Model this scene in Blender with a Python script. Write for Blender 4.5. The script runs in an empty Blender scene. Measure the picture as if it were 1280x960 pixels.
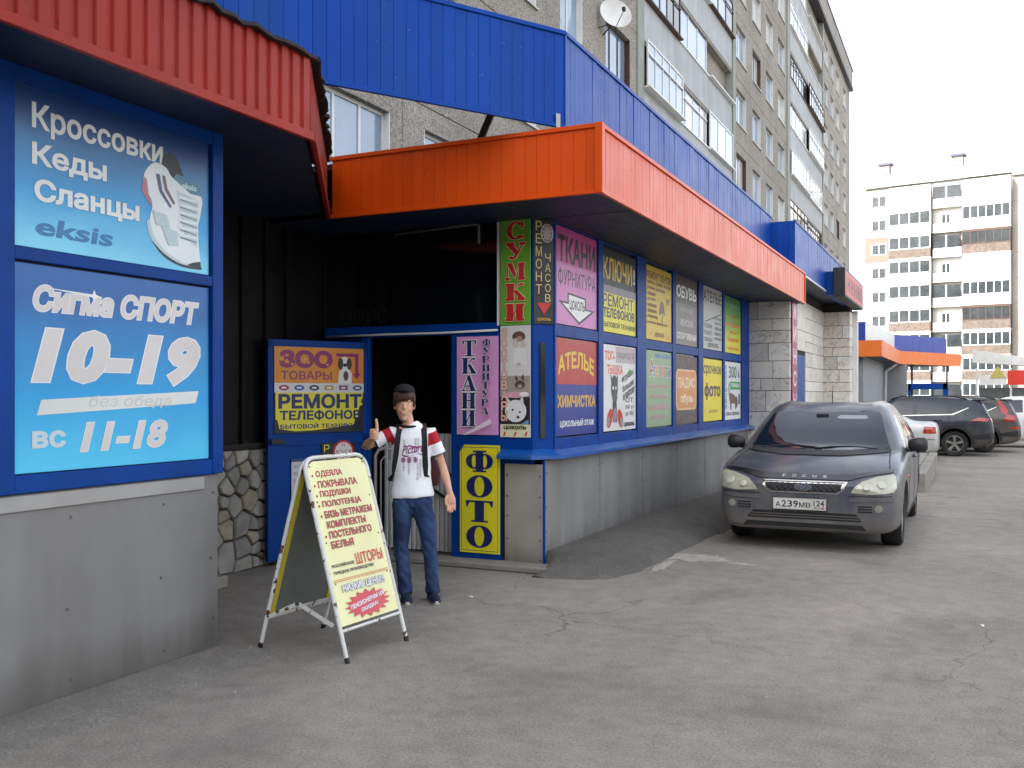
import bpy, bmesh, math, random
import numpy as np
from mathutils import Vector, Matrix
from mathutils.bvhtree import BVHTree
from mathutils.geometry import delaunay_2d_cdt
R = math.radians
random.seed(7)
scene = bpy.context.scene
col = scene.collection

# ------------------------------------------------------------------ camera, sky, sun, exposure
cd_ = bpy.data.cameras.new('camera')
cam = bpy.data.objects.new('camera', cd_)
col.objects.link(cam)
cam.location = (3.284, -7.519, 1.5)
cam.rotation_euler = (R(90), 0, math.atan(573 / 1200))
cd_.sensor_width = 36
cd_.lens = 36 * 1200 / 1280
cd_.shift_y = 13 / 1280
cd_.clip_start = .05
cd_.clip_end = 2000
scene.camera = cam

SUN_DIR = Vector((-.62, -.70, .80)).normalized()      # from the place towards the sun
elev = math.asin(SUN_DIR.z)
world = bpy.data.worlds.new('World')
scene.world = world
world.use_nodes = True
wn = world.node_tree
bgn = wn.nodes['Background']
sky = wn.nodes.new('ShaderNodeTexSky')
sky.sky_type = 'NISHITA'
sky.sun_disc = False
sky.sun_elevation = elev
sky.sun_rotation = math.atan2(SUN_DIR.x, SUN_DIR.y)
sky.air_density = 1.0
sky.dust_density = 4.0
sky.ozone_density = 1.0
hs = wn.nodes.new('ShaderNodeHueSaturation')
hs.inputs['Saturation'].default_value = .32
wn.links.new(sky.outputs[0], hs.inputs['Color'])
wn.links.new(hs.outputs[0], bgn.inputs[0])
bgn.inputs[1].default_value = .15
sl = bpy.data.lights.new('sun', 'SUN')
sl.energy = 2.3
sl.angle = R(.6)
sl.color = (1, .96, .91)
so = bpy.data.objects.new('sun', sl)
col.objects.link(so)
so.rotation_euler = SUN_DIR.to_track_quat('Z', 'Y').to_euler()
so.location = (-20, -20, 40)
vs = scene.view_settings
vs.view_transform = 'Standard'
vs.look = 'None'
vs.exposure = 2.1
vs.gamma = 1
scene.cycles.max_bounces = 7

# ------------------------------------------------------------------ materials
def lin(h):
    h = h.lstrip('#')
    out = []
    for i in (0, 2, 4):
        v = int(h[i:i + 2], 16) / 255
        out.append(v / 12.92 if v <= .04045 else ((v + .055) / 1.055) ** 2.4)
    return tuple(out)

MATS = {}
def mat(name, c, rough=.5, metal=0, var=.10, vscale=3, bump=0, bscale=60, coat=0, dirt=None, damt=.5, dscale=2.5,
        spec=.5, chips=None, camt=.45, trans=0, streak=False, emit=None, estr=1, splash=None, rand=0):
    """one procedural surface: base colour with noise variation, optional dirt, chips and fine relief"""
    if name in MATS: return MATS[name]
    if isinstance(c, str): c = lin(c)
    m = bpy.data.materials.new(name); m.use_nodes = True
    nt = m.node_tree; N = nt.nodes; L = nt.links
    b = N['Principled BSDF']
    b.inputs['Roughness'].default_value = rough
    b.inputs['Metallic'].default_value = metal
    b.inputs['Specular IOR Level'].default_value = spec
    if coat: b.inputs['Coat Weight'].default_value = coat; b.inputs['Coat Roughness'].default_value = .12
    if trans: b.inputs['Transmission Weight'].default_value = trans; b.inputs['IOR'].default_value = 1.45
    tc = N.new('ShaderNodeNewGeometry')          # world position, so that repeats do not share their stains
    def noise(scale, detail=4, stretch=None):
        n = N.new('ShaderNodeTexNoise'); n.inputs['Scale'].default_value = scale; n.inputs['Detail'].default_value = detail
        if stretch:
            mp = N.new('ShaderNodeMapping'); mp.inputs['Scale'].default_value = stretch
            L.new(tc.outputs['Position'], mp.inputs[0]); L.new(mp.outputs[0], n.inputs['Vector'])
        else: L.new(tc.outputs['Position'], n.inputs['Vector'])
        return n
    def ramp(src, a, b_, c0=(0, 0, 0, 1), c1=(1, 1, 1, 1)):
        r = N.new('ShaderNodeValToRGB'); r.color_ramp.elements[0].position = a; r.color_ramp.elements[1].position = b_
        r.color_ramp.elements[0].color = c0; r.color_ramp.elements[1].color = c1
        L.new(src, r.inputs[0]); return r
    def mix(f, a, b_):
        x = N.new('ShaderNodeMix'); x.data_type = 'RGBA'
        if isinstance(f, float): x.inputs[0].default_value = f
        else: L.new(f, x.inputs[0])
        for i, v in ((6, a), (7, b_)):
            if isinstance(v, tuple): x.inputs[i].default_value = (*v[:3], 1)
            else: L.new(v, x.inputs[i])
        return x.outputs[2]
    out = None
    if var:
        n = noise(vscale, 6)
        out = mix(ramp(n.outputs[0], .3, .7).outputs[0], tuple(v * (1 - var) for v in c), tuple(min(1, v * (1 + var)) for v in c))
    if dirt is not None:
        if isinstance(dirt, str): dirt = lin(dirt)
        n = noise(dscale, 8, (1, 1, .18) if streak else None)
        r = ramp(n.outputs[0], .42, .75)
        mm = N.new('ShaderNodeMath'); mm.operation = 'MULTIPLY'; mm.inputs[1].default_value = damt
        L.new(r.outputs[0], mm.inputs[0])
        out = mix(mm.outputs[0], out if out else c, dirt)
    if splash:                                   # mud thrown up from the ground, ragged upper edge
        sc_, sh = splash; sp = N.new('ShaderNodeSeparateXYZ'); L.new(tc.outputs['Position'], sp.inputs[0])
        n = noise(5, 8, (1, 1, .35)); a1 = N.new('ShaderNodeMath'); a1.operation = 'MULTIPLY_ADD'; a1.inputs[1].default_value = -sh * 1.6; L.new(n.outputs[0], a1.inputs[0]); L.new(sp.outputs['Z'], a1.inputs[2])
        mr = N.new('ShaderNodeMapRange'); mr.inputs[1].default_value = sh * .45; mr.inputs[2].default_value = -sh * .75; mr.inputs[3].default_value = 0; mr.inputs[4].default_value = .75
        L.new(a1.outputs[0], mr.inputs[0]); out = mix(mr.outputs[0], out if out else c, lin(sc_))
    if rand:                                     # every piece a slightly different shade
        oi = N.new('ShaderNodeObjectInfo'); mr = N.new('ShaderNodeMapRange'); mr.inputs[3].default_value = 1 - rand; mr.inputs[4].default_value = 1 + rand; L.new(oi.outputs['Random'], mr.inputs[0])
        hv = N.new('ShaderNodeHueSaturation'); L.new(mr.outputs[0], hv.inputs['Value']); L.new(out, hv.inputs['Color']); out = hv.outputs[0]
    if chips is not None:
        if isinstance(chips, str): chips = lin(chips)
        n = noise(22, 5)
        r = ramp(n.outputs[0], 1 - camt, 1 - camt + .03)
        out = mix(r.outputs[0], out if out else c, chips)
    if out: L.new(out, b.inputs['Base Color'])
    else: b.inputs['Base Color'].default_value = (*c, 1)
    if var or dirt is not None:
        n = noise(vscale * 2.3, 5)
        mr = N.new('ShaderNodeMapRange'); mr.inputs[3].default_value = max(.02, rough - .1); mr.inputs[4].default_value = min(1, rough + .12)
        L.new(n.outputs[0], mr.inputs[0]); L.new(mr.outputs[0], b.inputs['Roughness'])
    if bump:
        n = noise(bscale, 6)
        bp = N.new('ShaderNodeBump'); bp.inputs['Strength'].default_value = bump; bp.inputs['Distance'].default_value = .01
        L.new(n.outputs[0], bp.inputs['Height']); L.new(bp.outputs[0], b.inputs['Normal'])
    if emit:
        b.inputs['Emission Color'].default_value = (*lin(emit), 1); b.inputs['Emission Strength'].default_value = estr
    MATS[name] = m
    return m
def ink(h, rough=.42):
    """printed colour on a sign"""
    return mat('print ' + h, h, rough, var=.05, vscale=4, dirt='8a8880', damt=.10)

# ------------------------------------------------------------------ objects
def setp(o, label=None, cat=None, group=None, kind=None):
    for k, v in (('label', label), ('category', cat), ('group', group), ('kind', kind)):
        if v: o[k] = v
    return o
def thing(name, label, cat, loc=(0, 0, 0), rotz=0, group=None):
    o = bpy.data.objects.new(name, None); col.objects.link(o)
    o.empty_display_size = .2
    o.location = loc; o.rotation_euler = (0, 0, rotz)
    return setp(o, label, cat, group)
def link(name, me, parent=None, m=None):
    o = bpy.data.objects.new(name, me); col.objects.link(o)
    if parent is not None: o.parent = parent
    if m is not None and not me.materials: me.materials.append(m)
    return o
def copy_tree(o, parent=None):
    c = o.copy(); col.objects.link(c); c.parent = parent
    for ch in list(o.children): copy_tree(ch, c)
    return c

class MB:
    """collects faces, then links them as one mesh object"""
    def __init__(s): s.v = []; s.f = []
    def add(s, vs_, fs):
        k = len(s.v); s.v += [tuple(p) for p in vs_]; s.f += [tuple(i + k for i in f) for f in fs]; return s
    def box(s, x0, y0, z0, x1, y1, z1):
        v = [(x, y, z) for z in (z0, z1) for y in (y0, y1) for x in (x0, x1)]
        return s.add(v, [(0, 2, 3, 1), (4, 5, 7, 6), (0, 1, 5, 4), (2, 6, 7, 3), (0, 4, 6, 2), (1, 3, 7, 5)])
    def prism(s, pts, fn, a, b):
        """closed 2D outline pushed from a to b; fn(p, q, depth) -> xyz"""
        n = len(pts)
        v = [fn(p, q, a) for p, q in pts] + [fn(p, q, b) for p, q in pts]
        return s.add(v, [tuple(range(n - 1, -1, -1)), tuple(range(n, 2 * n))] + [(i, (i + 1) % n, n + (i + 1) % n, n + i) for i in range(n)])
    def slab(s, a, b, z0, z1, t):
        """upright board from plan point a to b, thickness t to the right of a->b"""
        a = Vector((a[0], a[1])); b = Vector((b[0], b[1])); d = (b - a).normalized(); n = Vector((d.y, -d.x)) * t
        p = [a, b, b + n, a + n]
        v = [(q.x, q.y, z) for z in (z0, z1) for q in p]
        return s.add(v, [(3, 2, 1, 0), (4, 5, 6, 7), (0, 1, 5, 4), (1, 2, 6, 5), (2, 3, 7, 6), (3, 0, 4, 7)])
    def tube(s, pts, r, n=8, cap=True):
        pts = [Vector(p) for p in pts]
        rs = r if isinstance(r, (list, tuple)) else [r] * len(pts)
        rings = []; up = None
        for i, p in enumerate(pts):
            d = (pts[min(i + 1, len(pts) - 1)] - pts[max(i - 1, 0)]).normalized()
            if up is None: up = Vector((0, 0, 1)) if abs(d.z) < .9 else Vector((1, 0, 0))
            x = d.cross(up).normalized(); y = x.cross(d).normalized(); up = y
            rings.append([p + (x * math.cos(2 * math.pi * k / n) + y * math.sin(2 * math.pi * k / n)) * rs[i] for k in range(n)])
        return s.loft(rings, cap)
    def loft(s, rings, cap=True, close=True):
        n = len(rings[0]); k = len(s.v)
        for r_ in rings: s.v += [tuple(p) for p in r_]
        m_ = n if close else n - 1
        for i in range(len(rings) - 1):
            for j in range(m_):
                a = k + i * n + j; b = k + i * n + (j + 1) % n
                s.f.append((a, b, b + n, a + n))
        if cap:
            s.f.append(tuple(k + j for j in range(n - 1, -1, -1)))
            e = k + (len(rings) - 1) * n
            s.f.append(tuple(e + j for j in range(n)))
        return s
    def lathe(s, prof, n=20, c=(0, 0, 0), axis='z', cap=True):
        rings = []
        for r_, h in prof:
            rr = []
            for k in range(n):
                a = 2 * math.pi * k / n; p, q = r_ * math.cos(a), r_ * math.sin(a)
                v = {'z': (p, q, h), 'x': (h, p, q), 'y': (q, h, p)}[axis]
                rr.append((v[0] + c[0], v[1] + c[1], v[2] + c[2]))
            rings.append(rr)
        return s.loft(rings, cap)
    def ball(s, c, r, n=10, m_=7, sc=(1, 1, 1)):
        prof = []
        rings = []
        for i in range(1, m_):
            a = math.pi * i / m_
            rings.append([(c[0] + r * sc[0] * math.sin(a) * math.cos(2 * math.pi * k / n), c[1] + r * sc[1] * math.sin(a) * math.sin(2 * math.pi * k / n), c[2] - r * sc[2] * math.cos(a)) for k in range(n)])
        return s.loft(rings)
    def mesh(s, name='m'):
        me = bpy.data.meshes.new(name); me.from_pydata(s.v, [], s.f); me.update(); return me
    def build(s, name, m, parent=None, smooth=False, bevel=0, seg=1, fix=True):
        me = s.mesh(name)
        if fix or bevel:
            bm = bmesh.new(); bm.from_mesh(me)
            if fix: bmesh.ops.recalc_face_normals(bm, faces=bm.faces)
            if bevel:
                es = [e for e in bm.edges if len(e.link_faces) == 2 and e.calc_face_angle(0) > .5]
                bmesh.ops.bevel(bm, geom=es, offset=bevel, segments=seg, affect='EDGES', profile=.6)
            bm.to_mesh(me); bm.free()
        if smooth: shade(me, smooth)
        return link(name, me, parent, m)
def shade(me, ang=True):
    me.polygons.foreach_set('use_smooth', [True] * len(me.polygons))
    if ang is not True: me.set_sharp_from_angle(angle=R(ang))
    me.update()
def box(name, m, x0, y0, z0, x1, y1, z1, parent=None, bevel=0):
    return MB().box(x0, y0, z0, x1, y1, z1).build(name, m, parent, bevel=bevel, fix=False)
def evaluated(o, helpers=()):
    """mesh of an object with its modifiers applied (worked out in a scratch scene); the object is removed"""
    ts = bpy.data.scenes.new('scratch')
    for q in (o, *helpers): ts.collection.objects.link(q)
    with bpy.context.temp_override(scene=ts, view_layer=ts.view_layers[0]):
        dg = bpy.context.evaluated_depsgraph_get(); dg.update()
        me = bpy.data.meshes.new_from_object(o.evaluated_get(dg))
    bpy.data.objects.remove(o)
    for q in helpers: bpy.data.objects.remove(q)
    bpy.data.scenes.remove(ts)
    return me

# ------------------------------------------------------------------ lettering
_tc = {}
def glyphs(txt, bold=0, shear=0, space=1.0):
    """flat outline of a line of text as (verts, faces), unit box"""
    k = (txt, bold, shear, space)
    if k in _tc: return _tc[k]
    cu = bpy.data.curves.new('txt', 'FONT'); cu.body = txt; cu.shear = shear; cu.space_character = space
    cu.resolution_u = 3; cu.dimensions = '2D'; cu.fill_mode = 'NONE'
    o = bpy.data.objects.new('txt', cu)
    me = o.to_mesh()
    v = [Vector((p.co.x, p.co.y)) for p in me.vertices]; ed = [tuple(e.vertices) for e in me.edges]
    o.to_mesh_clear(); bpy.data.objects.remove(o); bpy.data.curves.remove(cu)
    if not v: return [], []
    if bold:                                    # push every contour out along its normals
        nxt = {i: j for i, j in ed}; prv = {j: i for i, j in ed}; nv = list(v)
        loops, seen = [], set()
        for i0 in nxt:
            if i0 in seen: continue
            lp, i = [], i0
            while i in nxt and i not in seen: seen.add(i); lp.append(i); i = nxt[i]
            ar = sum(v[p].x * v[q].y - v[q].x * v[p].y for p, q in zip(lp, lp[1:] + lp[:1])); loops.append((lp, ar))
        sgn = {}
        def within(p, lp):
            c = False
            for i, j in zip(lp, lp[1:] + lp[:1]):
                if (v[i].y > p.y) != (v[j].y > p.y) and p.x < (v[j].x - v[i].x) * (p.y - v[i].y) / (v[j].y - v[i].y) + v[i].x: c = not c
            return c
        for lp, ar in loops:                    # a counter lies in a larger contour that runs the other way
            hole = any(ar * ar2 < 0 and abs(ar2) > abs(ar) and within(v[lp[0]], l2) for l2, ar2 in loops)
            for i in lp: sgn[i] = (1 if ar > 0 else -1) * (-1 if hole else 1)
        for i in range(len(v)):
            if i not in nxt or i not in prv or i not in sgn: continue
            sg = sgn[i]
            d0 = v[i] - v[prv[i]]; d1 = v[nxt[i]] - v[i]
            if d0.length < 1e-7 or d1.length < 1e-7: continue
            n0 = Vector((d0.y, -d0.x)).normalized(); n1 = Vector((d1.y, -d1.x)).normalized(); b = n0 + n1
            if b.length < .2: continue
            b.normalize(); nv[i] = v[i] + b * (sg * bold * 1.25 / max(.5, b.dot(n0)))
        v = nv
    A = np.array([v[i][:] for i, j in ed]); B = np.array([v[j][:] for i, j in ed])
    vv, _, ff, _, _, _ = delaunay_2d_cdt(v, ed, [], 0, 1e-5, False)
    P = np.array([q[:] for q in vv]); out = []
    cen = np.array([P[list(f)].mean(axis=0) for f in ff])
    for s in range(0, len(cen), 400):           # non-zero winding test of every triangle
        c = cen[s:s + 400][:, None, :]; a_, b_ = A[None] - c, B[None] - c
        up = (a_[..., 1] <= 0) & (b_[..., 1] > 0); dn = (a_[..., 1] > 0) & (b_[..., 1] <= 0)
        cr = a_[..., 0] * b_[..., 1] - a_[..., 1] * b_[..., 0]
        w = (up & (cr > 0)).sum(1) - (dn & (cr < 0)).sum(1)
        out += [tuple(ff[s + i]) for i in range(len(w)) if w[i] != 0]
    used = sorted({i for f in out for i in f}); ix = {q: i for i, q in enumerate(used)}
    v = [tuple(P[i]) for i in used]; f = [tuple(ix[i] for i in q) for q in out]
    _tc[k] = (v, f)
    return v, f
def _ring(cx, cy, rx, ry, ix, iy, n=28):
    v = [(cx + rx * math.cos(2 * math.pi * k / n), cy + ry * math.sin(2 * math.pi * k / n)) for k in range(n)]
    v += [(cx + ix * math.cos(2 * math.pi * k / n), cy + iy * math.sin(2 * math.pi * k / n)) for k in range(n)]
    return v, [(k, (k + 1) % n, n + (k + 1) % n, n + k) for k in range(n)]
def _polys(*ps):
    v, f = [], []
    for p in ps:
        f.append(tuple(range(len(v), len(v) + len(p)))); v += p
    return v, f
def _r(x0, y0, x1, y1): return [(x0, y0), (x1, y0), (x1, y1), (x0, y1)]
def _join(a, b): return a[0] + b[0], a[1] + [tuple(i + len(a[0]) for i in f) for f in b[1]]
def serif_glyph(ch, st=.30, hair=.07):
    """heavy book-face capitals with hairlines and slab feet, in a unit box"""
    h = hair; foot = lambda cx, w=.5: _r(cx - w / 2, 0, cx + w / 2, h)
    top = lambda cx, w=.5: _r(cx - w / 2, 1 - h, cx + w / 2, 1)
    if ch == 'Т': return _polys(_r(.5 - st / 2, h, .5 + st / 2, 1 - h), foot(.5, .62), _r(0, 1 - h, 1, 1), [(0, 1 - h), (.02, .70), (.06, .70), (.14, 1 - h)], [(1, 1 - h), (.98, .70), (.94, .70), (.86, 1 - h)])
    if ch == 'К': return _polys(_r(.08, h, .08 + st, 1 - h), foot(.23, .46), top(.23, .46), [(.38, .46), (.46, .58), (.78, .97), (.68, .97)], [(.42, .54), (.58, .62), (.98, h), (.66, h)], _r(.62, 0, 1, h), [(.70, .90), (.90, .86), (.96, .97), (.78, 1)])
    if ch == 'А': return _polys([(.08, h), (.15, h), (.50, .95), (.42, .95)], [(.36, 1), (.58, 1), (.95, h), (.62, h)], _r(.24, .28, .72, .28 + h), foot(.12, .26), _r(.52, 0, 1.02, h))
    if ch == 'Н': return _polys(_r(.08, h, .08 + st, 1 - h), _r(.92 - st, h, .92, 1 - h), _r(.3, .47, .7, .47 + h), foot(.22, .42), foot(.78, .42), top(.22, .42), top(.78, .42))
    if ch == 'И': return _polys(_r(.08, h, .08 + st, 1 - h), _r(.92 - st, h, .92, 1 - h), [(.36, .12), (.36, .26), (.66, .90), (.66, .76)], foot(.22, .42), foot(.78, .42), top(.22, .42), top(.78, .42))
    if ch == 'У': return _polys([(.06, 1 - h), (.40, 1 - h), (.68, .42), (.50, .30)], [(.82, 1 - h), (.90, 1 - h), (.52, .10), (.36, .02), (.20, .04), (.14, .16), (.26, .22), (.40, .14)], _r(0, 1 - h, .46, 1), _r(.70, 1 - h, 1, 1))
    if ch == 'Р': return _join(_polys(_r(.08, h, .08 + st, 1 - h), foot(.24, .5), _r(0, 1 - h, .5, 1)), _ring(.50, .73, .46, .27, .16, .19))
    if ch == 'М': return _polys(_r(.06, h, .12, 1 - h), _r(.68, h, .95, 1 - h), [(.06, 1), (.34, 1), (.54, .36), (.46, .10)], [(.46, .10), (.54, .36), (.74, 1), (.68, 1)], foot(.10, .24), foot(.82, .36), _r(.68, 1 - h, 1, 1))
    if ch == 'С':
        v, f = _ring(.5, .5, .48, .52, .20, .43); f = f[3:-3]
        return _join((v, f), _polys(_r(.80, .62, .90, 1.0), _r(.82, .02, .90, .24)))
    if ch == 'О': return _ring(.5, .5, .48, .52, .18, .45)
    if ch == 'Ф': return _join(_join(_polys(_r(.5 - st * .42, h, .5 + st * .42, 1 - h), foot(.5, .5), top(.5, .5)), _ring(.30, .5, .30, .36, .08, .29)), _ring(.70, .5, .30, .36, .08, .29))
    return glyphs(ch)

class Sign:
    """a flat board with printed lettering. Local x runs along the board, z up, the print faces local -y"""
    def __init__(s, name, label, cat, loc, rotz, w, h, bg, thick=.008, group=None, part='board', root=None, frame=None):
        s.w, s.h, s.k, s.parts, s.line = w, h, 1, {}, 0
        s.root = root or thing(name, label, cat, loc, rotz, group)
        if bg is not None:
            MB().box(0, 0, 0, w, thick, h).build(part, bg, s.root, bevel=min(.002, thick * .3))
        if frame:
            fm, fw = frame; m_ = MB()
            m_.box(-fw, -.006, -fw, w + fw, thick, 0).box(-fw, -.006, h, w + fw, thick, h + fw).box(-fw, -.006, 0, 0, thick, h).box(w, -.006, 0, w + fw, thick, h)
            m_.build('frame', fm, s.root)
    def put(s, v, f, m, name='lettering', stagger=False):
        """verts in metres on the board"""
        key = (name, m.name + ' %d' % s.line)
        b = s.parts.setdefault(key, (MB(), m))[0]
        y = -.00016 * s.k - .0004; s.k += 1
        if stagger:                              # pieces of one glyph may overlap: each a hair above the last
            for i, q in enumerate(f): b.add([(v[k][0], y - .00004 * i, v[k][1]) for k in q], [tuple(range(len(q)))])
            s.k += 4
        else: b.add([(x, y, z) for x, z in v], f)
    def poly(s, pts, m, name='picture'):
        if name == 'picture' and len(pts) > 6:      # drawn outlines are curved
            n = len(pts); q = []
            for i in range(n):
                a, b, c, d = pts[i - 1], pts[i], pts[(i + 1) % n], pts[(i + 2) % n]
                for u in (0, .25, .5, .75): q.append(tuple(.5 * (2 * b[k] + (c[k] - a[k]) * u + (2 * a[k] - 5 * b[k] + 4 * c[k] - d[k]) * u * u + (3 * b[k] - a[k] - 3 * c[k] + d[k]) * u ** 3) for k in (0, 1)))
            pts = q
        s.put([(x * s.w, z * s.h) for x, z in pts], [tuple(range(len(pts)))], m, name)
    def rect(s, x0, z0, x1, z1, m, name='print_band'): s.poly(_r(x0, z0, x1, z1), m, name)
    def ell(s, cx, cz, rx, rz, m, rot=0, name='picture', n=20):
        ca, sa = math.cos(rot), math.sin(rot); p = []
        for k in range(n):
            a = 2 * math.pi * k / n; x, z = rx * s.w * math.cos(a), rz * s.w * math.sin(a)
            p.append((cx * s.w + x * ca - z * sa, cz * s.h + x * sa + z * ca))
        s.put(p, [tuple(range(n))], m, name)
    def text(s, t, x0, z0, x1, z1, m, bold=.012, shear=0, halo=None, arc=0, space=1.0, rot=0, serif=False, fit=True, name='lettering'):
        """text squeezed into the given box (fractions of the board)"""
        s.line += 1
        X0, Z0, X1, Z1 = x0 * s.w, z0 * s.h, x1 * s.w, z1 * s.h
        v, f = glyphs(t, bold, shear, space)
        if not v: return
        ax, bx = min(p[0] for p in v), max(p[0] for p in v); az, bz = min(p[1] for p in v), max(p[1] for p in v)
        kx, kz = (X1 - X0) / (bx - ax), (Z1 - Z0) / max(1e-6, bz - az)
        lay = [(m, v, f)]
        if halo: lay.insert(0, (halo[0], *glyphs(t, bold + halo[1], shear, space)))
        for mm, v, f in lay:
            o = []
            for x, z in v:
                px_ = (x - ax) / (bx - ax)
                q = [X0 + (x - ax) * kx, Z0 + (z - az) * kz]
                if arc: q[1] += arc * s.h * (1 - (2 * px_ - 1) ** 2)
                if rot:
                    cx, cz = (X0 + X1) / 2, (Z0 + Z1) / 2; dx, dz = q[0] - cx, q[1] - cz
                    q = [cx + dx * math.cos(rot) - dz * math.sin(rot), cz + dx * math.sin(rot) + dz * math.cos(rot)]
                o.append(tuple(q))
            s.put(o, f, mm, name)
        s.line += 1
    def column(s, t, x0, z0, x1, z1, m, serif=True, halo=None, gap=.18, st=.30, hair=.07, bold=.02):
        """letters stacked one under another"""
        n = len(t); H = (z1 - z0) / n
        for i, ch in enumerate(t):
            if ch == ' ': continue
            b0 = z1 - (i + 1) * H + H * gap / 2; b1 = z1 - i * H - H * gap / 2
            if serif:
                if halo:
                    e = halo[1]
                    for dx, dz in ((-e, -e), (e, -e), (-e, e), (e, e)):
                        v, f = serif_glyph(ch, st, hair)
                        s.put([((x0 + p * (x1 - x0)) * s.w + dx, (b0 + q * (b1 - b0)) * s.h + dz) for p, q in v], f, halo[0], stagger=True)
                v, f = serif_glyph(ch, st, hair)
                s.put([((x0 + p * (x1 - x0)) * s.w, (b0 + q * (b1 - b0)) * s.h) for p, q in v], f, m, stagger=True)
            else: s.text(ch, x0, b0, x1, b1, m, bold, halo=halo)
    def done(s):
        for (name, _), (b, m) in s.parts.items(): b.build(name, m, s.root, fix=False)
        return s.root
# ------------------------------------------------------------------ shared surfaces
BLUE = mat('blue steel', '02409a', .36, var=.06, vscale=1.5, spec=.14, coat=0, dirt='1d4a80', damt=.4, streak=True, rand=.08, chips='6f8ab8', camt=.285)
BLUEFRAME = mat('blue painted frame', '033d8c', .42, var=.08, vscale=4, spec=.15, coat=0, dirt='12305a', damt=.45, rand=.05)
ORANGE = mat('orange steel', 'd44c05', .34, var=.06, vscale=1.5, spec=.24, coat=0, rand=.06, chips='c98a6a', camt=.285, dirt='b5492a', damt=.25, streak=True)
RED = mat('red corrugated steel', '98261a', .42, var=.14, vscale=2, spec=.2, coat=0, chips='5c221a', camt=.31, dirt='73302a', damt=.4, streak=True)
GREYPANEL = mat('grey cement board', '848280', .7, var=.07, vscale=2, bump=.06, bscale=90, dirt='5f5b55', damt=.5, streak=True, splash=('4f4a43', .24), rand=.05)
TRIMGREY = mat('galvanised trim', 'a9a7a4', .45, metal=.3, var=.08, dirt='77726c', damt=.3)
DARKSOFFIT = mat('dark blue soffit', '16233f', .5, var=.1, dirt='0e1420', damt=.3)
BITUMEN = mat('bitumen roofing', '231d1c', .9, var=.3, vscale=9, bump=.5, bscale=40)
BLACKSTEEL = mat('black steel', '17171a', .5, var=.2)
SCREW = mat('screw head', '6b6762', .45, metal=.6, var=0)
WHITE = mat('white enamel', 'dcdcd8', .35, var=.05, dirt='8d8a82', damt=.2)
CONCRETE = mat('concrete', '8b867e', .85, var=.15, vscale=6, bump=.25, bscale=50, dirt='5d584f', damt=.4)

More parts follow.
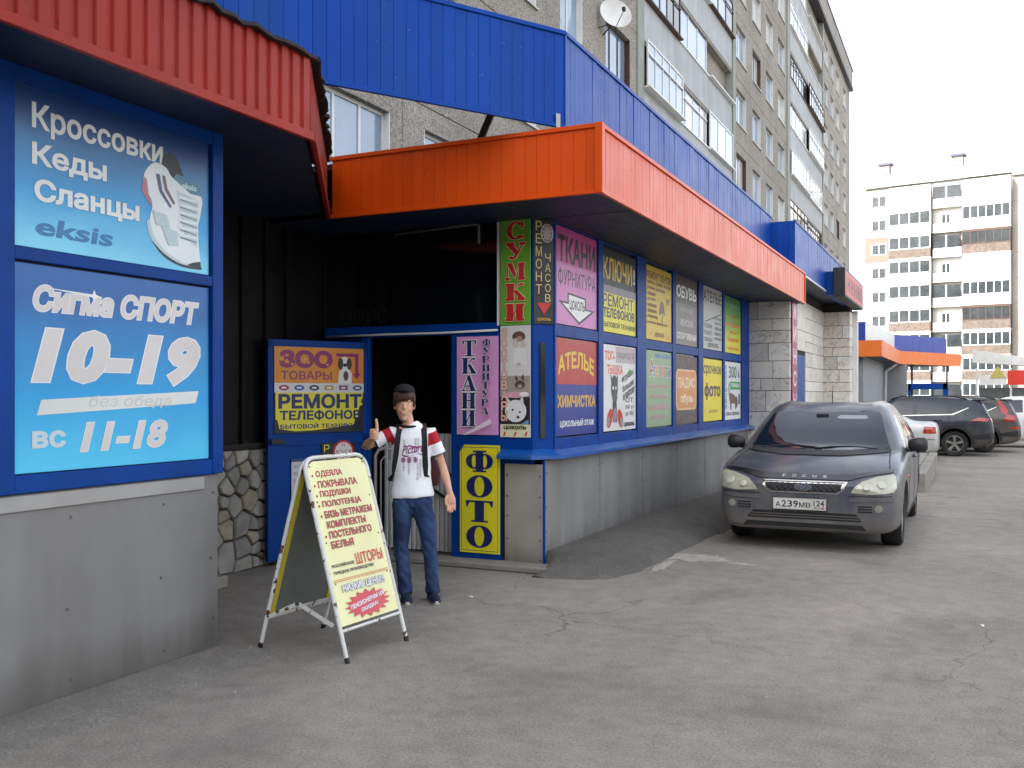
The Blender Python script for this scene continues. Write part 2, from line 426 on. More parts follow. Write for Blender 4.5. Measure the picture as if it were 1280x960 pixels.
def asphalt(name, base, light, rough=.92, scale=1.0, patch=True):
    m = bpy.data.materials.new(name); m.use_nodes = True
    N = m.node_tree.nodes; L = m.node_tree.links; b = N['Principled BSDF']
    tc = N.new('ShaderNodeTexCoord')
    def noise(s, d=6, r=.55):
        n = N.new('ShaderNodeTexNoise'); n.inputs['Scale'].default_value = s; n.inputs['Detail'].default_value = d; n.inputs['Roughness'].default_value = r
        L.new(tc.outputs['Object'], n.inputs['Vector']); return n.outputs[0]
    def ramp(src, a, b_, ca, cb):
        r = N.new('ShaderNodeValToRGB'); e = r.color_ramp.elements; e[0].position = a; e[1].position = b_; e[0].color = (*ca, 1); e[1].color = (*cb, 1)
        L.new(src, r.inputs[0]); return r.outputs[0]
    def mixc(mode, f, a, c):
        x = N.new('ShaderNodeMix'); x.data_type = 'RGBA'; x.blend_type = mode
        if isinstance(f, float): x.inputs[0].default_value = f
        else: L.new(f, x.inputs[0])
        L.new(a, x.inputs[6]); L.new(c, x.inputs[7]) if not isinstance(c, tuple) else setattr(x.inputs[7], 'default_value', (*c, 1))
        return x.outputs[2]
    c = ramp(noise(.55, 8, .6), .30, .70, base, light)                                # broad dusty and bare areas
    c = mixc('MULTIPLY', .75, c, ramp(noise(75, 4, .8), .34, .68, (.50, .49, .48), (1.36, 1.34, 1.31)))   # aggregate
    c = mixc('MULTIPLY', .6, c, ramp(noise(7, 8, .65), .32, .62, (.72, .71, .71), (1.1, 1.1, 1.1)))
    vo = N.new('ShaderNodeTexVoronoi'); vo.inputs['Scale'].default_value = 120; L.new(tc.outputs['Object'], vo.inputs['Vector'])
    sp = ramp(vo.outputs['Distance'], .10, .22, (1, 1, 1), (0, 0, 0))
    pick = ramp(vo.outputs['Color'], .80, .84, (0, 0, 0), (1, 1, 1))
    spm = mixc('MULTIPLY', 1.0, sp, pick)
    c = mixc('MIX', spm, c, (.36, .34, .31))                                          # pale grit
    if patch:
        # hairline cracks: distorted cell borders, kept only where a broad mask allows
        dn = N.new('ShaderNodeTexNoise'); dn.inputs['Scale'].default_value = 1.6; dn.inputs['Detail'].default_value = 6; L.new(tc.outputs['Object'], dn.inputs['Vector'])
        ad = N.new('ShaderNodeVectorMath'); ad.operation = 'MULTIPLY_ADD'; ad.inputs[1].default_value = (.9, .9, 0); L.new(dn.outputs['Color'], ad.inputs[0]); L.new(tc.outputs['Object'], ad.inputs[2])
        v2 = N.new('ShaderNodeTexVoronoi'); v2.feature = 'DISTANCE_TO_EDGE'; v2.inputs['Scale'].default_value = .42; L.new(ad.outputs[0], v2.inputs['Vector'])
        cr = ramp(v2.outputs['Distance'], .001, .004, (1, 1, 1), (0, 0, 0))
        mk = ramp(noise(.35, 2), .50, .62, (0, 0, 0), (.55, .55, .55))
        c = mixc('MIX', mixc('MULTIPLY', 1.0, cr, mk), c, (.03, .03, .03))
        st = ramp(noise(.9, 5), .56, .74, (0, 0, 0), (.42, .42, .42))
        c = mixc('MIX', st, c, (.085, .080, .074))                                      # old oil stains
    L.new(c, b.inputs['Base Color']); b.inputs['Roughness'].default_value = rough; b.inputs['Specular IOR Level'].default_value = .35
    bp = N.new('ShaderNodeBump'); bp.inputs['Strength'].default_value = .55; bp.inputs['Distance'].default_value = .012
    L.new(noise(110, 4, .7), bp.inputs['Height'])
    b2 = N.new('ShaderNodeBump'); b2.inputs['Strength'].default_value = .35; b2.inputs['Distance'].default_value = .05
    L.new(noise(5, 5), b2.inputs['Height']); L.new(bp.outputs[0], b2.inputs['Normal']); L.new(b2.outputs[0], b.inputs['Normal'])
    return m
ASPH = asphalt('worn asphalt', (.220, .203, .178), (.335, .308, .270))
ASPH3 = asphalt('dark asphalt ramp', (.095, .088, .081), (.165, .154, .142), patch=False)
ASPH2 = asphalt('fresh asphalt patch', (.19, .177, .160), (.28, .26, .236), patch=False)

# ------------------------------------------------------------------ ground
g = MB()
n = 40
def gz(y):
    """the yard falls gently away beyond the shop"""
    t = max(0, min(1, (y - 6.5) / 15)); return -.24 * t * t * (3 - 2 * t)
xs = [-300, -60, -20, -8, 0, 4, 8, 14, 24, 60, 300]; ys = [-300, -60, -20, -8, -4, 0, 6.5] + [7.5 + .75 * i for i in range(20)] + [24, 50, 90, 140, 300, 700]
g.add([(x, y, gz(y)) for y in ys for x in xs], [(j * len(xs) + i, j * len(xs) + i + 1, (j + 1) * len(xs) + i + 1, (j + 1) * len(xs) + i) for j in range(len(ys) - 1) for i in range(len(xs) - 1)])
setp(g.build('ground', ASPH, fix=False, smooth=True), 'worn dusty grey asphalt yard and road', 'asphalt', kind='structure')

# asphalt ramp heaped against the shop wall, ragged outer edge
m_ = MB(); ny, nx = 46, 10
outer = [(-.34, .16), (-.30, .45), (-.12, .66), (.2, .74), (.7, .80), (1.2, .80), (2.0, .80), (3.0, .88), (4, .95), (5, .98), (6, 1.0), (8.2, 1.0)]
def outer_x(y):
    for (a, b), (c, d) in zip(outer, outer[1:]):
        if a <= y <= c: return b + (d - b) * (y - a) / (c - a)
    return outer[-1][1]
rows = []
for j in range(ny + 1):
    y = -.34 + (8.2 + .34) * (j / ny) ** 1.25
    w = outer_x(y) + random.uniform(-.02, .02)
    x0 = 0.004 if y > 0 else .03
    hh = (.11 if y > 0 else .05) * max(.0, 1 - max(0, y - 3) / 6) + .012
    row = []
    for i in range(nx + 1):
        t = i / nx
        x = x0 + (max(w, x0 + .03) - x0) * t
        z = hh * (1 - t ** 2.2) ** .8 + (.035 * (1 - t ** 8) if t < 1 else 0) + (random.uniform(-.004, .004) if 0 < t < 1 else 0)
        edge = t == 1 or (y < 0 and t == 0)
        z *= max(.12, min(1, (y + .36) / .3))
        row.append((x, y, gz(y) - .004 if edge else z + gz(y)))
    rows.append(row)
m_.loft(rows, cap=False, close=False)
setp(m_.build('asphalt_ramp', ASPH3, smooth=True, fix=False), 'dark asphalt hump heaped against the grey plinth panels', 'asphalt', kind='structure')
# apron strip in front of the kiosk
m_ = MB(); rows = []
for j in range(16):
    y = -9 + 5.9 * j / 15; w = .42 + random.uniform(-.04, .04)
    rows.append([(-.695 + w * t, y, .028 * (1 - t ** 3) if t < 1 else -.003) for t in (0, .3, .6, .8, .92, 1)])
m_.loft(rows, cap=False, close=False)
setp(m_.build('asphalt_apron', ASPH2, smooth=True, fix=False), 'dark asphalt strip along the foot of the kiosk', 'asphalt', kind='structure')
# raised pavement behind the parked car
pv = bpy.data.objects.new('pavement', None); col.objects.link(pv); setp(pv, 'raised paved terrace edged with a concrete kerb', 'pavement', kind='structure')
MB().box(.36, 8.6, -.3, 2.5, 14.4, .25).build('pavement_bed', CONCRETE, pv)
tile_o = MB().box(0, 0, 0, .296, .296, .02).build('paving_slab', mat('paving slab', '8f8b84', .85, var=.18, vscale=7, bump=.2), pv, bevel=.006)
tile = tile_o.data
first = True
for j in range(19):
    for i in range(7):
        o = tile_o if first else link('paving_slab', tile, pv)
        first = False
        o.location = (.39 + i * .3, 8.64 + j * .3, .2502 + random.uniform(0, .006))
kb = None
for j in range(6):
    o = link('kerb_stone', kb, pv) if kb else MB().box(2.5, 0, -.3, 2.66, .975, .285).build('kerb_stone', CONCRETE, pv, bevel=.012)
    kb = o.data; o.location = (random.uniform(-.008, .008), 8.55 + j * .98, random.uniform(-.006, .006))

# ------------------------------------------------------------------ strip cladding helper
def strips(parent, a, b, z0, z1, m, step=.1, name='fascia_strip', proud=.004, t=.009, gap=.002):
    """metal strips side by side from plan point a to b; outer face to the right of a->b"""
    a = Vector((*a, 0)); b = Vector((*b, 0)); d = b - a; Ln = d.length; d.normalize()
    n = max(1, round(Ln / step)); w = Ln / n
    h = z1 - z0
    mb = MB().prism([(0, 0), (gap, -t + .004), (w - gap, -t + .004), (w, 0), (w, .006), (0, .006)], lambda p, q, z: (p, q, z), 0, h)
    me = mb.mesh(name); bm = bmesh.new(); bm.from_mesh(me); bmesh.ops.recalc_face_normals(bm, faces=bm.faces); bm.to_mesh(me); bm.free()
    me.materials.append(m)
    ang = math.atan2(d.y, d.x)
    for i in range(n):
        o = link(name, me, parent)
        o.location = a + d * (i * w) + Vector((0, 0, z0)); o.rotation_euler = (random.uniform(-.0035, .0035), 0, ang + random.uniform(-.006, .006))
    return n
def edge_trim(parent, a, b, z, m, h=.03, t=.02, name='edge_trim'):
    MB().slab(a, b, z, z + h, t).build(name, m, parent, bevel=.003)

# ------------------------------------------------------------------ shop annex on the right
shop = thing('shop_annex', 'single storey shop with blue window grid, grey plinth and orange and blue metal fascia', 'shop', (0, 0, 0))
bY = [0, 1.365, 2.72, 4.09, 5.49, 6.87, 8.28]
for i in range(6):
    o = MB().box(-.012, bY[i] + .007, .0, .0, bY[i + 1] - .007, .935).build('plinth_panel', GREYPANEL, shop, bevel=.002)
    s_ = MB()
    for z in (.06, .3, .55, .82):
        for y in (bY[i] + .05, bY[i + 1] - .05): s_.lathe([(.0, .0), (.010, .0005), (.008, .004), (0, .005)], 8, (0, y + random.uniform(-.01, .01), z + random.uniform(-.02, .02)), 'x')
    setp(s_.build('screw_heads', SCREW, o, fix=False), kind='stuff')
o = MB().box(-.37, -.012, .02, -.008, 0, .90).build('plinth_panel', mat('beige cement board', '9b958b', .65, var=.1, vscale=3, bump=.08, dirt='6f685c', damt=.5, streak=True, splash=('4f4a43', .2)), shop, bevel=.002)
s_ = MB()
for z in (.08, .25, .45, .62, .8):
    for x in (-.345, -.035): s_.lathe([(0, 0), (.009, -.0005), (.008, -.004), (0, -.005)], 8, (x, -.012, z), 'y')
setp(s_.build('screw_heads', SCREW, o, fix=False), kind='stuff')
MB().box(-.008, -.016, .0, .006, .012, .93).build('corner_strip', BLUEFRAME, shop)
MB().box(-.4, .0, 0, -.13, .03, 3.05).build('wall_backing', BLACKSTEEL, shop)
MB().box(-.2, .2, 0, -.018, 8.28, 3.05).build('wall', BLACKSTEEL, shop)
# sloping blue sill around the corner
m_ = MB()
prof = [(-.0, 1.0), (.0, 1.03), (.115, .975), (.115, .945), (.108, .945), (.108, .968)]
def sill_ring(px_, py, nx_, ny_): return [(px_ + q * nx_, py + q * ny_, z) for q, z in prof]
m_.loft([sill_ring(-.40, -.0, 0, -1), sill_ring(-.09, -.0, .15, -1), sill_ring(-.0, .14, 1, -.1), sill_ring(-.0, 8.28, 1, 0)])
m_.build('sill', mat('blue sill sheet', '0d519f', .36, var=.08, coat=.3, dirt='5078a0', damt=.4), shop)
# window grid on the long side: bars at X 0..; panes are boarded over by posters
YB = [(.16, .20), (1.25, 1.39), (2.45, 2.77), (3.83, 3.96), (5.05, 5.30), (6.45, 6.57), (7.71, 8.28)]
for a, b in YB: MB().box(-.02, a, 1.0, .03, b, 3.06).build('window_mullion', BLUEFRAME, shop, bevel=.004)
for z0, z1 in ((1.0, 1.115), (2.01, 2.115), (3.0, 3.06)):
    for (a, b), (c, d) in zip(YB, YB[1:]):
        MB().box(-.02, b, z0, .026, c, z1).build('window_rail', BLUEFRAME, shop, bevel=.004)
DARKGLASS = mat('dark window glass', '0a0d12', .08, var=0, spec=.6)
for (a, b), (c, d) in zip(YB, YB[1:]):
    for z0, z1 in ((1.115, 2.01), (2.115, 3.0)): MB().box(-.016, b, z0, -.006, c, z1).build('window_pane', DARKGLASS, shop)
# chamfered corner post with a narrow slot window
MB().slab((-.115, -.006), (.018, .165), 1.0, 3.06, -.03).build('corner_post', BLUEFRAME, shop)
MB().slab((-.060, .047), (-.032, .083), 1.12, 1.95, .006).build('slot_window', DARKGLASS, shop)
# entrance front: beam, jambs, sign panels behind the posters
MB().box(-2.28, -.02, 2.03, -.42, .04, 2.13).build('lintel', BLUEFRAME, shop, bevel=.004)
m_ = MB(); m_.tube([(-2.25, -.035, 2.045), (-1.6, -.036, 2.052), (-1.0, -.035, 2.05), (-.43, -.034, 2.06)], .011, 6)
m_.build('foam_bead', WHITE, shop, smooth=True)
MB().box(-.90, -.02, .05, -.41, .03, 2.03).build('fixed_door_panel', BLUEFRAME, shop, bevel=.004)
MB().box(-.41, -.014, .9, -.10, .03, 3.06).build('corner_panel', BLUEFRAME, shop, bevel=.003)
MB().box(-.437, -.03, 2.1, -.417, .02, 3.0).build('post_edge', WHITE, shop)
MB().box(-1.86, -.02, .05, -1.78, .04, 2.03).build('door_jamb', BLUEFRAME, shop, bevel=.004)
MB().box(-2.28, 0, .05, -1.86, .03, 2.03).build('side_panel', mat('dark blue board', '0d1f4a', .5, var=.15), shop)
MB().box(-2.28, .02, 2.13, -.43, .03, 3.0).build('transom_glass', DARKGLASS, shop)
m_ = MB(); m_.tube([(-.62, -.02, 2.83), (-.62, -.02, 2.99), (-.66, -.02, 3.0), (-1.5, -.02, 2.97)], .012, 6)
m_.build('conduit', mat('grey conduit', '6e6c68', .6), shop, smooth=True)
setp(MB().box(-2.3, -.22, 0, .12, .02, .055).build('threshold', CONCRETE, shop, bevel=.012), kind=None)
# hall behind the door
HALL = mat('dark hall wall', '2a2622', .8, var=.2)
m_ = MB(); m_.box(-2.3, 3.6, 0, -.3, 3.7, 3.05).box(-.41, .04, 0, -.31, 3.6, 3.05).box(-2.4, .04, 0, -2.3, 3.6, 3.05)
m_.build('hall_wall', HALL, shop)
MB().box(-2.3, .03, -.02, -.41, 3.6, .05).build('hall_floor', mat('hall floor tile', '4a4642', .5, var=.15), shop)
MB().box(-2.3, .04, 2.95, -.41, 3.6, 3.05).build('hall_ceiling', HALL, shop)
# ribbed lower screen in the hall with a stair rail in front
rm = mat('ribbed grey screen', 'bdbdb8', .5, metal=.2, var=.1)
rib = None
for i in range(26):
    o = link('screen_rib', rib, shop) if rib else MB().prism([(0, 0), (.012, -.014), (.034, -.014), (.046, 0)], lambda p, q, z: (p, q, z), .06, 1.14).build('screen_rib', rm, shop)
    rib = o.data; o.location = (-1.72 + i * .05, .16, 0)
MB().box(-1.74, .16, .06, -.42, .18, 1.14).build('screen_back', BLACKSTEEL, shop)
m_ = MB(); m_.tube([(-1.25, .11, .92), (-.46, .11, .48)], .018, 8).tube([(-1.25, .11, .68), (-.46, .11, .24)], .014, 8).tube([(-1.25, .11, .05), (-1.25, .11, .92)], .016, 8)
m_.build('stair_rail', BLACKSTEEL, shop, smooth=True)
# fascia: orange strips (front Y=-.8, side X=.8)
FZ0, FZ1 = 2.995, 3.515
strips(shop, (-1.62, -.80), (.79, -.80), FZ0 + .02, FZ1 - .02, ORANGE)
strips(shop, (.80, -.79), (.80, 8.92), FZ0 + .02, FZ1 - .02, ORANGE)
for a, b in (((-1.64, -.793), (.797, -.793)), ((.793, -.797), (.793, 8.93))):
    edge_trim(shop, a, b, FZ1 - .03, ORANGE, .034, .028); edge_trim(shop, a, b, FZ0, ORANGE, .034, .028)
MB().box(.765, -.828, FZ0 - .002, .828, -.765, FZ1 + .006).build('corner_trim', ORANGE, shop, bevel=.004)
MB().box(.76, 8.92, FZ0, .82, 8.95, FZ1 + .004).build('end_trim', ORANGE, shop)
# soffit boards under the overhang
sb = None
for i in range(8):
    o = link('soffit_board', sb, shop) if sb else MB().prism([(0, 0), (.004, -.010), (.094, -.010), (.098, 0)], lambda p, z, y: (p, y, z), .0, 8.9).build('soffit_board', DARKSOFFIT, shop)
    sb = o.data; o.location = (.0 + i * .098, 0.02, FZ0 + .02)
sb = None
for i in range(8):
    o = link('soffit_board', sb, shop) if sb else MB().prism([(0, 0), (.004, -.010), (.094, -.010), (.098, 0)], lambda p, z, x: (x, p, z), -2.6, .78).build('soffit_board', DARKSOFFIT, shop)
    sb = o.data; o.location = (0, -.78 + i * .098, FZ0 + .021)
MB().box(-5.75, -.78, 3.06, .77, 8.9, 3.12).build('ceiling_deck', BLACKSTEEL, shop)
MB().box(-5.75, -.77, 3.42, .77, 8.9, 3.47).build('roof', BITUMEN, shop)
# blue parapet: long side, then the billboard band turning out over the kiosk
bc = Vector((.384, -.48)); bd = Vector((-.52, -.854)).normalized(); be = bc + bd * 6.6
BZ0, BZ1 = 3.60, 4.37
strips(shop, (.384, -.47), (.384, 8.26), 3.47, BZ1 - .02, BLUE, name='parapet_strip')
edge_trim(shop, (.376, -.48), (.376, 8.28), BZ1 - .03, BLUE, .034, .026)
MB().box(.30, -.46, 3.47, .37, 8.2, BZ1 - .03).build('parapet_core', BLACKSTEEL, shop)
band = thing('billboard_band', 'long blank blue metal billboard band slanting out over the kiosk roof', 'billboard', (be.x, be.y, BZ0))
def rel(p): return (p[0] - be.x, p[1] - be.y)
strips(band, rel(be), rel(bc), .02, BZ1 - BZ0 - .02, BLUE, name='cladding_strip')
nb = Vector((bd.y, -bd.x)) * -1
edge_trim(band, rel(be + nb * -.008), rel(bc + nb * -.008), BZ1 - BZ0 - .03, BLUE, .034, .028)
edge_trim(band, rel(be + nb * -.008), rel(bc + nb * -.008), 0, BLUE, .034, .028)
MB().slab(rel(be), rel(bc), .03, BZ1 - BZ0 - .04, -.03).build('core', BLACKSTEEL, band)
MB().box(bc.x - be.x - .012, bc.y - be.y - .012, -.02, bc.x - be.x + .014, bc.y - be.y + .014, BZ1 - BZ0 + .003).build('corner_trim', BLUE, band)
for q in (.55, 2.6, 4.4):
    p = bc + bd * q; inw = -nb if nb.x > 0 else nb
    inw = Vector((-abs(bd.y), abs(bd.x)))
    e1 = p + inw * .05; e2 = p + inw * .5
    MB().tube([(*rel(e1), .25), (*rel(e2), -.20)], .035, 4).build('strut', BLACKSTEEL, band)
for q in (.08, 2.18):
    p = bc + bd * q - inw * .022
    bo = MB().box(-.02, -.004, 0, .02, .004, .11).build('bracket', TRIMGREY, band); bo.location = (*rel(p), -.005)
    bo.rotation_euler = (0, 0, math.atan2(-bd.y, -bd.x))

# ------------------------------------------------------------------ kiosk on the left with the red corrugated eave
kiosk = thing('kiosk', 'kiosk with grey sheet plinth, blue window frame and red corrugated eave', 'kiosk', (-.7, -3.18, 0))
KX, KY = -.7, -3.18
def kb_(name, m, x0, y0, z0, x1, y1, z1, bevel=.003): return box(name, m, x0 - KX, y0 - KY, z0, x1 - KX, y1 - KY, z1, kiosk, bevel)
kb_('plinth_panel', GREYPANEL, -.712, -5.6, 0, -.70, -3.18, 1.035)
kb_('plinth_panel', GREYPANEL, -.712, -9.0, 0, -.70, -5.604, 1.035)
kb_('plinth_trim', TRIMGREY, -.70, -9.0, .955, -.688, -3.30, 1.03)
s_ = MB()
for y, z in ((-3.22, .93), (-3.24, .55), (-3.22, .2), (-3.27, .08), (-3.6, .9), (-4.2, .9), (-3.6, .1), (-4.2, .1), (-3.62, .5), (-4.22, .45)):
    s_.lathe([(0, 0), (.008, .0005), (.007, .004), (0, .005)], 8, (0, y - KY, z), 'x')
setp(s_.build('screw_heads', SCREW, kiosk, fix=False), kind='stuff')
kb_('wall', BLACKSTEEL, -2.3, -9.0, 0, -.715, -3.19, 3.4, 0)
for y0, y1 in ((-3.25, -3.165), (-4.70, -4.525), (-6.2, -6.03), (-7.7, -7.53), (-9, -8.9)): kb_('frame_post', BLUEFRAME, -.712, y0, 1.04, -.672, y1, 3.05)
ky = [-3.25, -4.525, -4.70, -6.03, -6.2, -7.53]
for a, b in ((-4.525, -3.25), (-6.03, -4.70), (-7.53, -6.2)):
    for z0, z1 in ((1.04, 1.125), (2.125, 2.185), (2.95, 3.05)): kb_('frame_rail', BLUEFRAME, -.712, a, z0, -.676, b, z1)
    if b < -4: kb_('window_pane', DARKGLASS, -.71, a, 1.125, -.70, b, 2.95, 0)
# eave: corrugated sheets along X=-.2, then slanting back to the orange fascia
def corrugated(a, b, z0, z1, name='corrugated_sheet', step=.094):
    a = Vector(a); b = Vector(b); d = (b - a); Ln = d.length; d.normalize(); nrm = Vector((d.y, -d.x))
    n = round(Ln / step); pts = []
    for i in range(n):
        for f, h in ((0, 0), (.28, 0), (.36, .014), (.90, .014), (.98, 0)): pts.append(a + d * ((i + f) * Ln / n) + nrm * h)
    pts.append(b)
    top = [(p.x - KX, p.y - KY, z1) for p in pts]; bot = [(p.x - KX, p.y - KY, z0) for p in pts]
    ib = [(p.x - nrm.x * .004 - KX, p.y - nrm.y * .004 - KY, z0) for p in pts]; it = [(p.x - nrm.x * .004 - KX, p.y - nrm.y * .004 - KY, z1) for p in pts]
    m_ = MB(); k = len(pts); m_.add(bot + top + it + ib, [])
    for r_ in range(3):
        m_.f += [(r_ * k + i, r_ * k + i + 1, (r_ + 1) * k + i + 1, (r_ + 1) * k + i) for i in range(k - 1)]
    return m_.build(name, RED, kiosk, fix=False)
ea, eb, ec = (-.2, -9.0), (-.2, -2.98), (-1.60, -.92)
seam = [-9.0, -7.2, -5.4, -4.14, -2.98]
for a, b in zip(seam, seam[1:]): corrugated((-.2 + (.003 if a in (-7.2, -4.14) else 0), a), (-.2 + (.003 if a in (-7.2, -4.14) else 0), b), 3.0, 3.46)
corrugated(eb, ec, 3.0, 3.46)
def kr(p): return (p[0] - KX, p[1] - KY)
edge_trim(kiosk, kr((-.19, -9)), kr((-.19, -2.97)), 2.975, RED, .05, .03)
edge_trim(kiosk, kr((-.19, -2.97)), kr((-1.60, -.90)), 2.975, RED, .05, .03)
m_ = MB()
for dx, a, b in ((0, ea, eb), (0, eb, ec)):
    pass
# ragged bitumen roof edge lying over the top of the sheets
def ragged(a, b, name):
    a = Vector(a); b = Vector(b); d = (b - a); Ln = d.length; d.normalize(); nr = Vector((d.y, -d.x)); n = int(Ln / .08); rows = []
    for i in range(n + 1):
        p = a + d * (Ln * i / n); o = .035 + random.uniform(-.012, .03); dz = random.uniform(-.012, .012)
        rows.append([(p.x + nr.x * q - KX, p.y + nr.y * q - KY, z + dz) for q, z in ((-.35, 3.50), (o, 3.475), (o + .006, 3.452), (o - .006, 3.448), (-.05, 3.462), (-.35, 3.47))])
    MB().loft(rows).build(name, BITUMEN, kiosk)
ragged(ea, (-.2, -2.93), 'roof_edge'); ragged((-.2, -2.93), ec, 'roof_edge')
m_ = MB(); m_.prism([kr(p) for p in ((-.22, -9), (-.22, -2.99), (-1.62, -.93), (-2.3, -.93), (-2.3, -9))], lambda p, q, z: (p, q, z), 3.02, 3.03); m_.build('soffit', DARKSOFFIT, kiosk)
m_ = MB(); m_.prism([kr(p) for p in ((-.24, -9), (-.24, -3.0), (-1.64, -.94), (-5.7, -.94), (-5.7, -9))], lambda p, q, z: (p, q, z), 3.44, 3.50); m_.build('roof', BITUMEN, kiosk)

# ------------------------------------------------------------------ niche wall between kiosk and door: stones below, dark panels above
niche = thing('niche_wall', 'dark wall with a crazy paving stone plinth beside the open door', 'wall', (-2.3, -3.18, 0))
MB().box(-.2, -.0, 0, -.03, 3.2, 1.04).build('mortar_bed', mat('dark mortar', '453a33', .95, var=.2, bump=.3), niche)
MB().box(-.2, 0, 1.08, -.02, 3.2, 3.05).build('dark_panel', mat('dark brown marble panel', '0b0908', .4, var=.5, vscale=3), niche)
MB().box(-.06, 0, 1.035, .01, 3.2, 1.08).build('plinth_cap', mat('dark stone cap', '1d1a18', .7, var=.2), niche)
for y in (2.02, 2.32, 2.6): MB().box(-.02, y, 1.08, .012, y + .03, 3.05).build('mullion', mat('aluminium mullion', '1c1b1a', .5, metal=.5), niche)
def voronoi_cells(w, h, n, seed, lloyd=2):
    rnd = random.Random(seed); pts = [(rnd.uniform(0, w), rnd.uniform(0, h)) for _ in range(n)]
    def cells():
        out = []
        for i, p in enumerate(pts):
            poly = [(0, 0), (w, 0), (w, h), (0, h)]
            for j, q in enumerate(pts):
                if i == j: continue
                mx, my = (p[0] + q[0]) / 2, (p[1] + q[1]) / 2; dx, dy = q[0] - p[0], q[1] - p[1]
                new = []
                for k in range(len(poly)):
                    a, b = poly[k], poly[(k + 1) % len(poly)]
                    sa = (a[0] - mx) * dx + (a[1] - my) * dy; sb_ = (b[0] - mx) * dx + (b[1] - my) * dy
                    if sa <= 0: new.append(a)
                    if sa * sb_ < 0:
                        t = sa / (sa - sb_); new.append((a[0] + (b[0] - a[0]) * t, a[1] + (b[1] - a[1]) * t))
                poly = new
                if len(poly) < 3: break
            out.append(poly)
        return out
    for _ in range(lloyd):
        cs = cells(); pts = [(sum(q[0] for q in c) / len(c) * .7 + p[0] * .3, sum(q[1] for q in c) / len(c) * .7 + p[1] * .3) if len(c) > 2 else p for c, p in zip(cs, pts)]
    return cells()
STN = [mat('plinth stone %d' % i, h, .75, var=.2, vscale=9, bump=.25, bscale=30, dirt='4c463e', damt=.3) for i, h in enumerate(('918d86', 'a09a8f', '817d77', '928977'))]
for c in voronoi_cells(2.4, 1.03, 125, 3, 1):
    if len(c) < 3: continue
    cx, cy = sum(p[0] for p in c) / len(c), sum(p[1] for p in c) / len(c)
    def shr(p, d):
        L_ = math.hypot(p[0] - cx, p[1] - cy); k = max(.3, 1 - d / max(L_, .02)); return (cx + (p[0] - cx) * k, cy + (p[1] - cy) * k)
    a = [shr(p, .012) for p in c]; b = [shr(p, .022) for p in c]; hgt = random.uniform(.004, .02)
    m_ = MB(); m_.loft([[(-.035, .8 + p, q) for p, q in a], [(-.01 + hgt * .5, .8 + p, q) for p, q in a], [(hgt, .8 + p, q) for p, q in b]])
    m_.build('stone', random.choice(STN), niche)
setp(MB().box(-2.29, -3.0, 0, -1.9, -1.75, .10).build('step', CONCRETE, bevel=.015), 'low concrete step in the shadow beside the kiosk', 'step')

hr_ = thing('handrail', 'steel tube handrail hoop in the doorway behind the pavement sign', 'handrail', (-1.55, -.25, 0), R(20))
MB().tube([(0, 0, 0), (0, 0, .95), (.03, 0, 1.0), (.09, 0, 1.02), (.15, 0, 1.0), (.18, 0, .95), (.18, 0, 0)], .014, 8).build('tube', TRIMGREY, hr_, smooth=True)
MB().tube([(.05, 0, 0), (.05, 0, .90), (.09, 0, .95), (.13, 0, .90), (.13, 0, 0)], .008, 8).build('inner_tube', TRIMGREY, hr_, smooth=True)
# spilt cement by the asphalt hump
cp = random.Random(9)
for cx, cy, rx, ry in ((1.0, 1.15, .30, .20), (.86, .62, .05, .32), (1.45, 1.0, .12, .05)):
    pts = []
    for k in range(36):
        a = 2 * math.pi * k / 36; q = 1 + cp.uniform(-.28, .22); pts.append((cx + rx * q * math.cos(a), cy + ry * q * math.sin(a)))
    m_ = MB(); m_.prism(pts, lambda p, q, z: (p, q, z), -.002, .005); setp(m_.build('cement_patch', mat('spilt cement', 'a19c93', .9, var=.2, vscale=9, bump=.4), None), 'pale spilt cement on the asphalt', 'cement', kind='structure')

# loose grit and small stones
gs = MB(); gr_ = random.Random(21)
for i in range(900):
    y = gr_.uniform(-6.5, 9); x = gr_.uniform(-.6, 6) if gr_.random() < .6 else outer_x(max(-.3, y)) + abs(gr_.gauss(0, .25)) if y > -.3 else gr_.uniform(-.7, 3)
    r = gr_.choice((.003, .004, .005, .006, .009)) * gr_.uniform(.8, 1.3)
    v = [(x + r * gr_.uniform(.7, 1.3) * math.cos(a), y + r * gr_.uniform(.7, 1.3) * math.sin(a), .001) for a in (0, 1.3, 2.5, 3.8, 5.0)]
    v += [(x + gr_.uniform(-.3, .3) * r, y + gr_.uniform(-.3, .3) * r, r * gr_.uniform(.7, 1.2))]
    gs.add(v, [(0, 1, 5), (1, 2, 5), (2, 3, 5), (3, 4, 5), (4, 0, 5)])
setp(gs.build('gravel', mat('loose grit', '8d877d', .9, var=.5, vscale=40), None, fix=False), 'loose grit scattered over the asphalt', 'gravel', kind='stuff')
lt = random.Random(8)
for i, (x, y) in enumerate(((-.05, -1.25), (3.35, -.6))):
    m_ = MB(); w = lt.uniform(.02, .045); a = lt.uniform(0, 3); c, s_ = math.cos(a), math.sin(a)
    q = [(-w, -.008, .004), (0, -.010, .012), (w, -.007, .005), (w, .008, .004), (0, .009, .010), (-w, .008, .003)]
    m_.add([(x + p * c - r * s_, y + p * s_ + r * c, z) for p, r, z in q], [(0, 1, 4, 5), (1, 2, 3, 4)])
    o = m_.build('paper_scrap', WHITE, None, fix=False)
    setp(o, ('white paper scrap on the asphalt by the boy\'s shoes', 'paper scrap lying in the road in front of the parked car', 'paper scrap in the foreground of the yard', 'paper scrap near the asphalt hump', 'paper scrap beside the pavement sign feet')[i], 'litter', 'paper scraps on the asphalt')
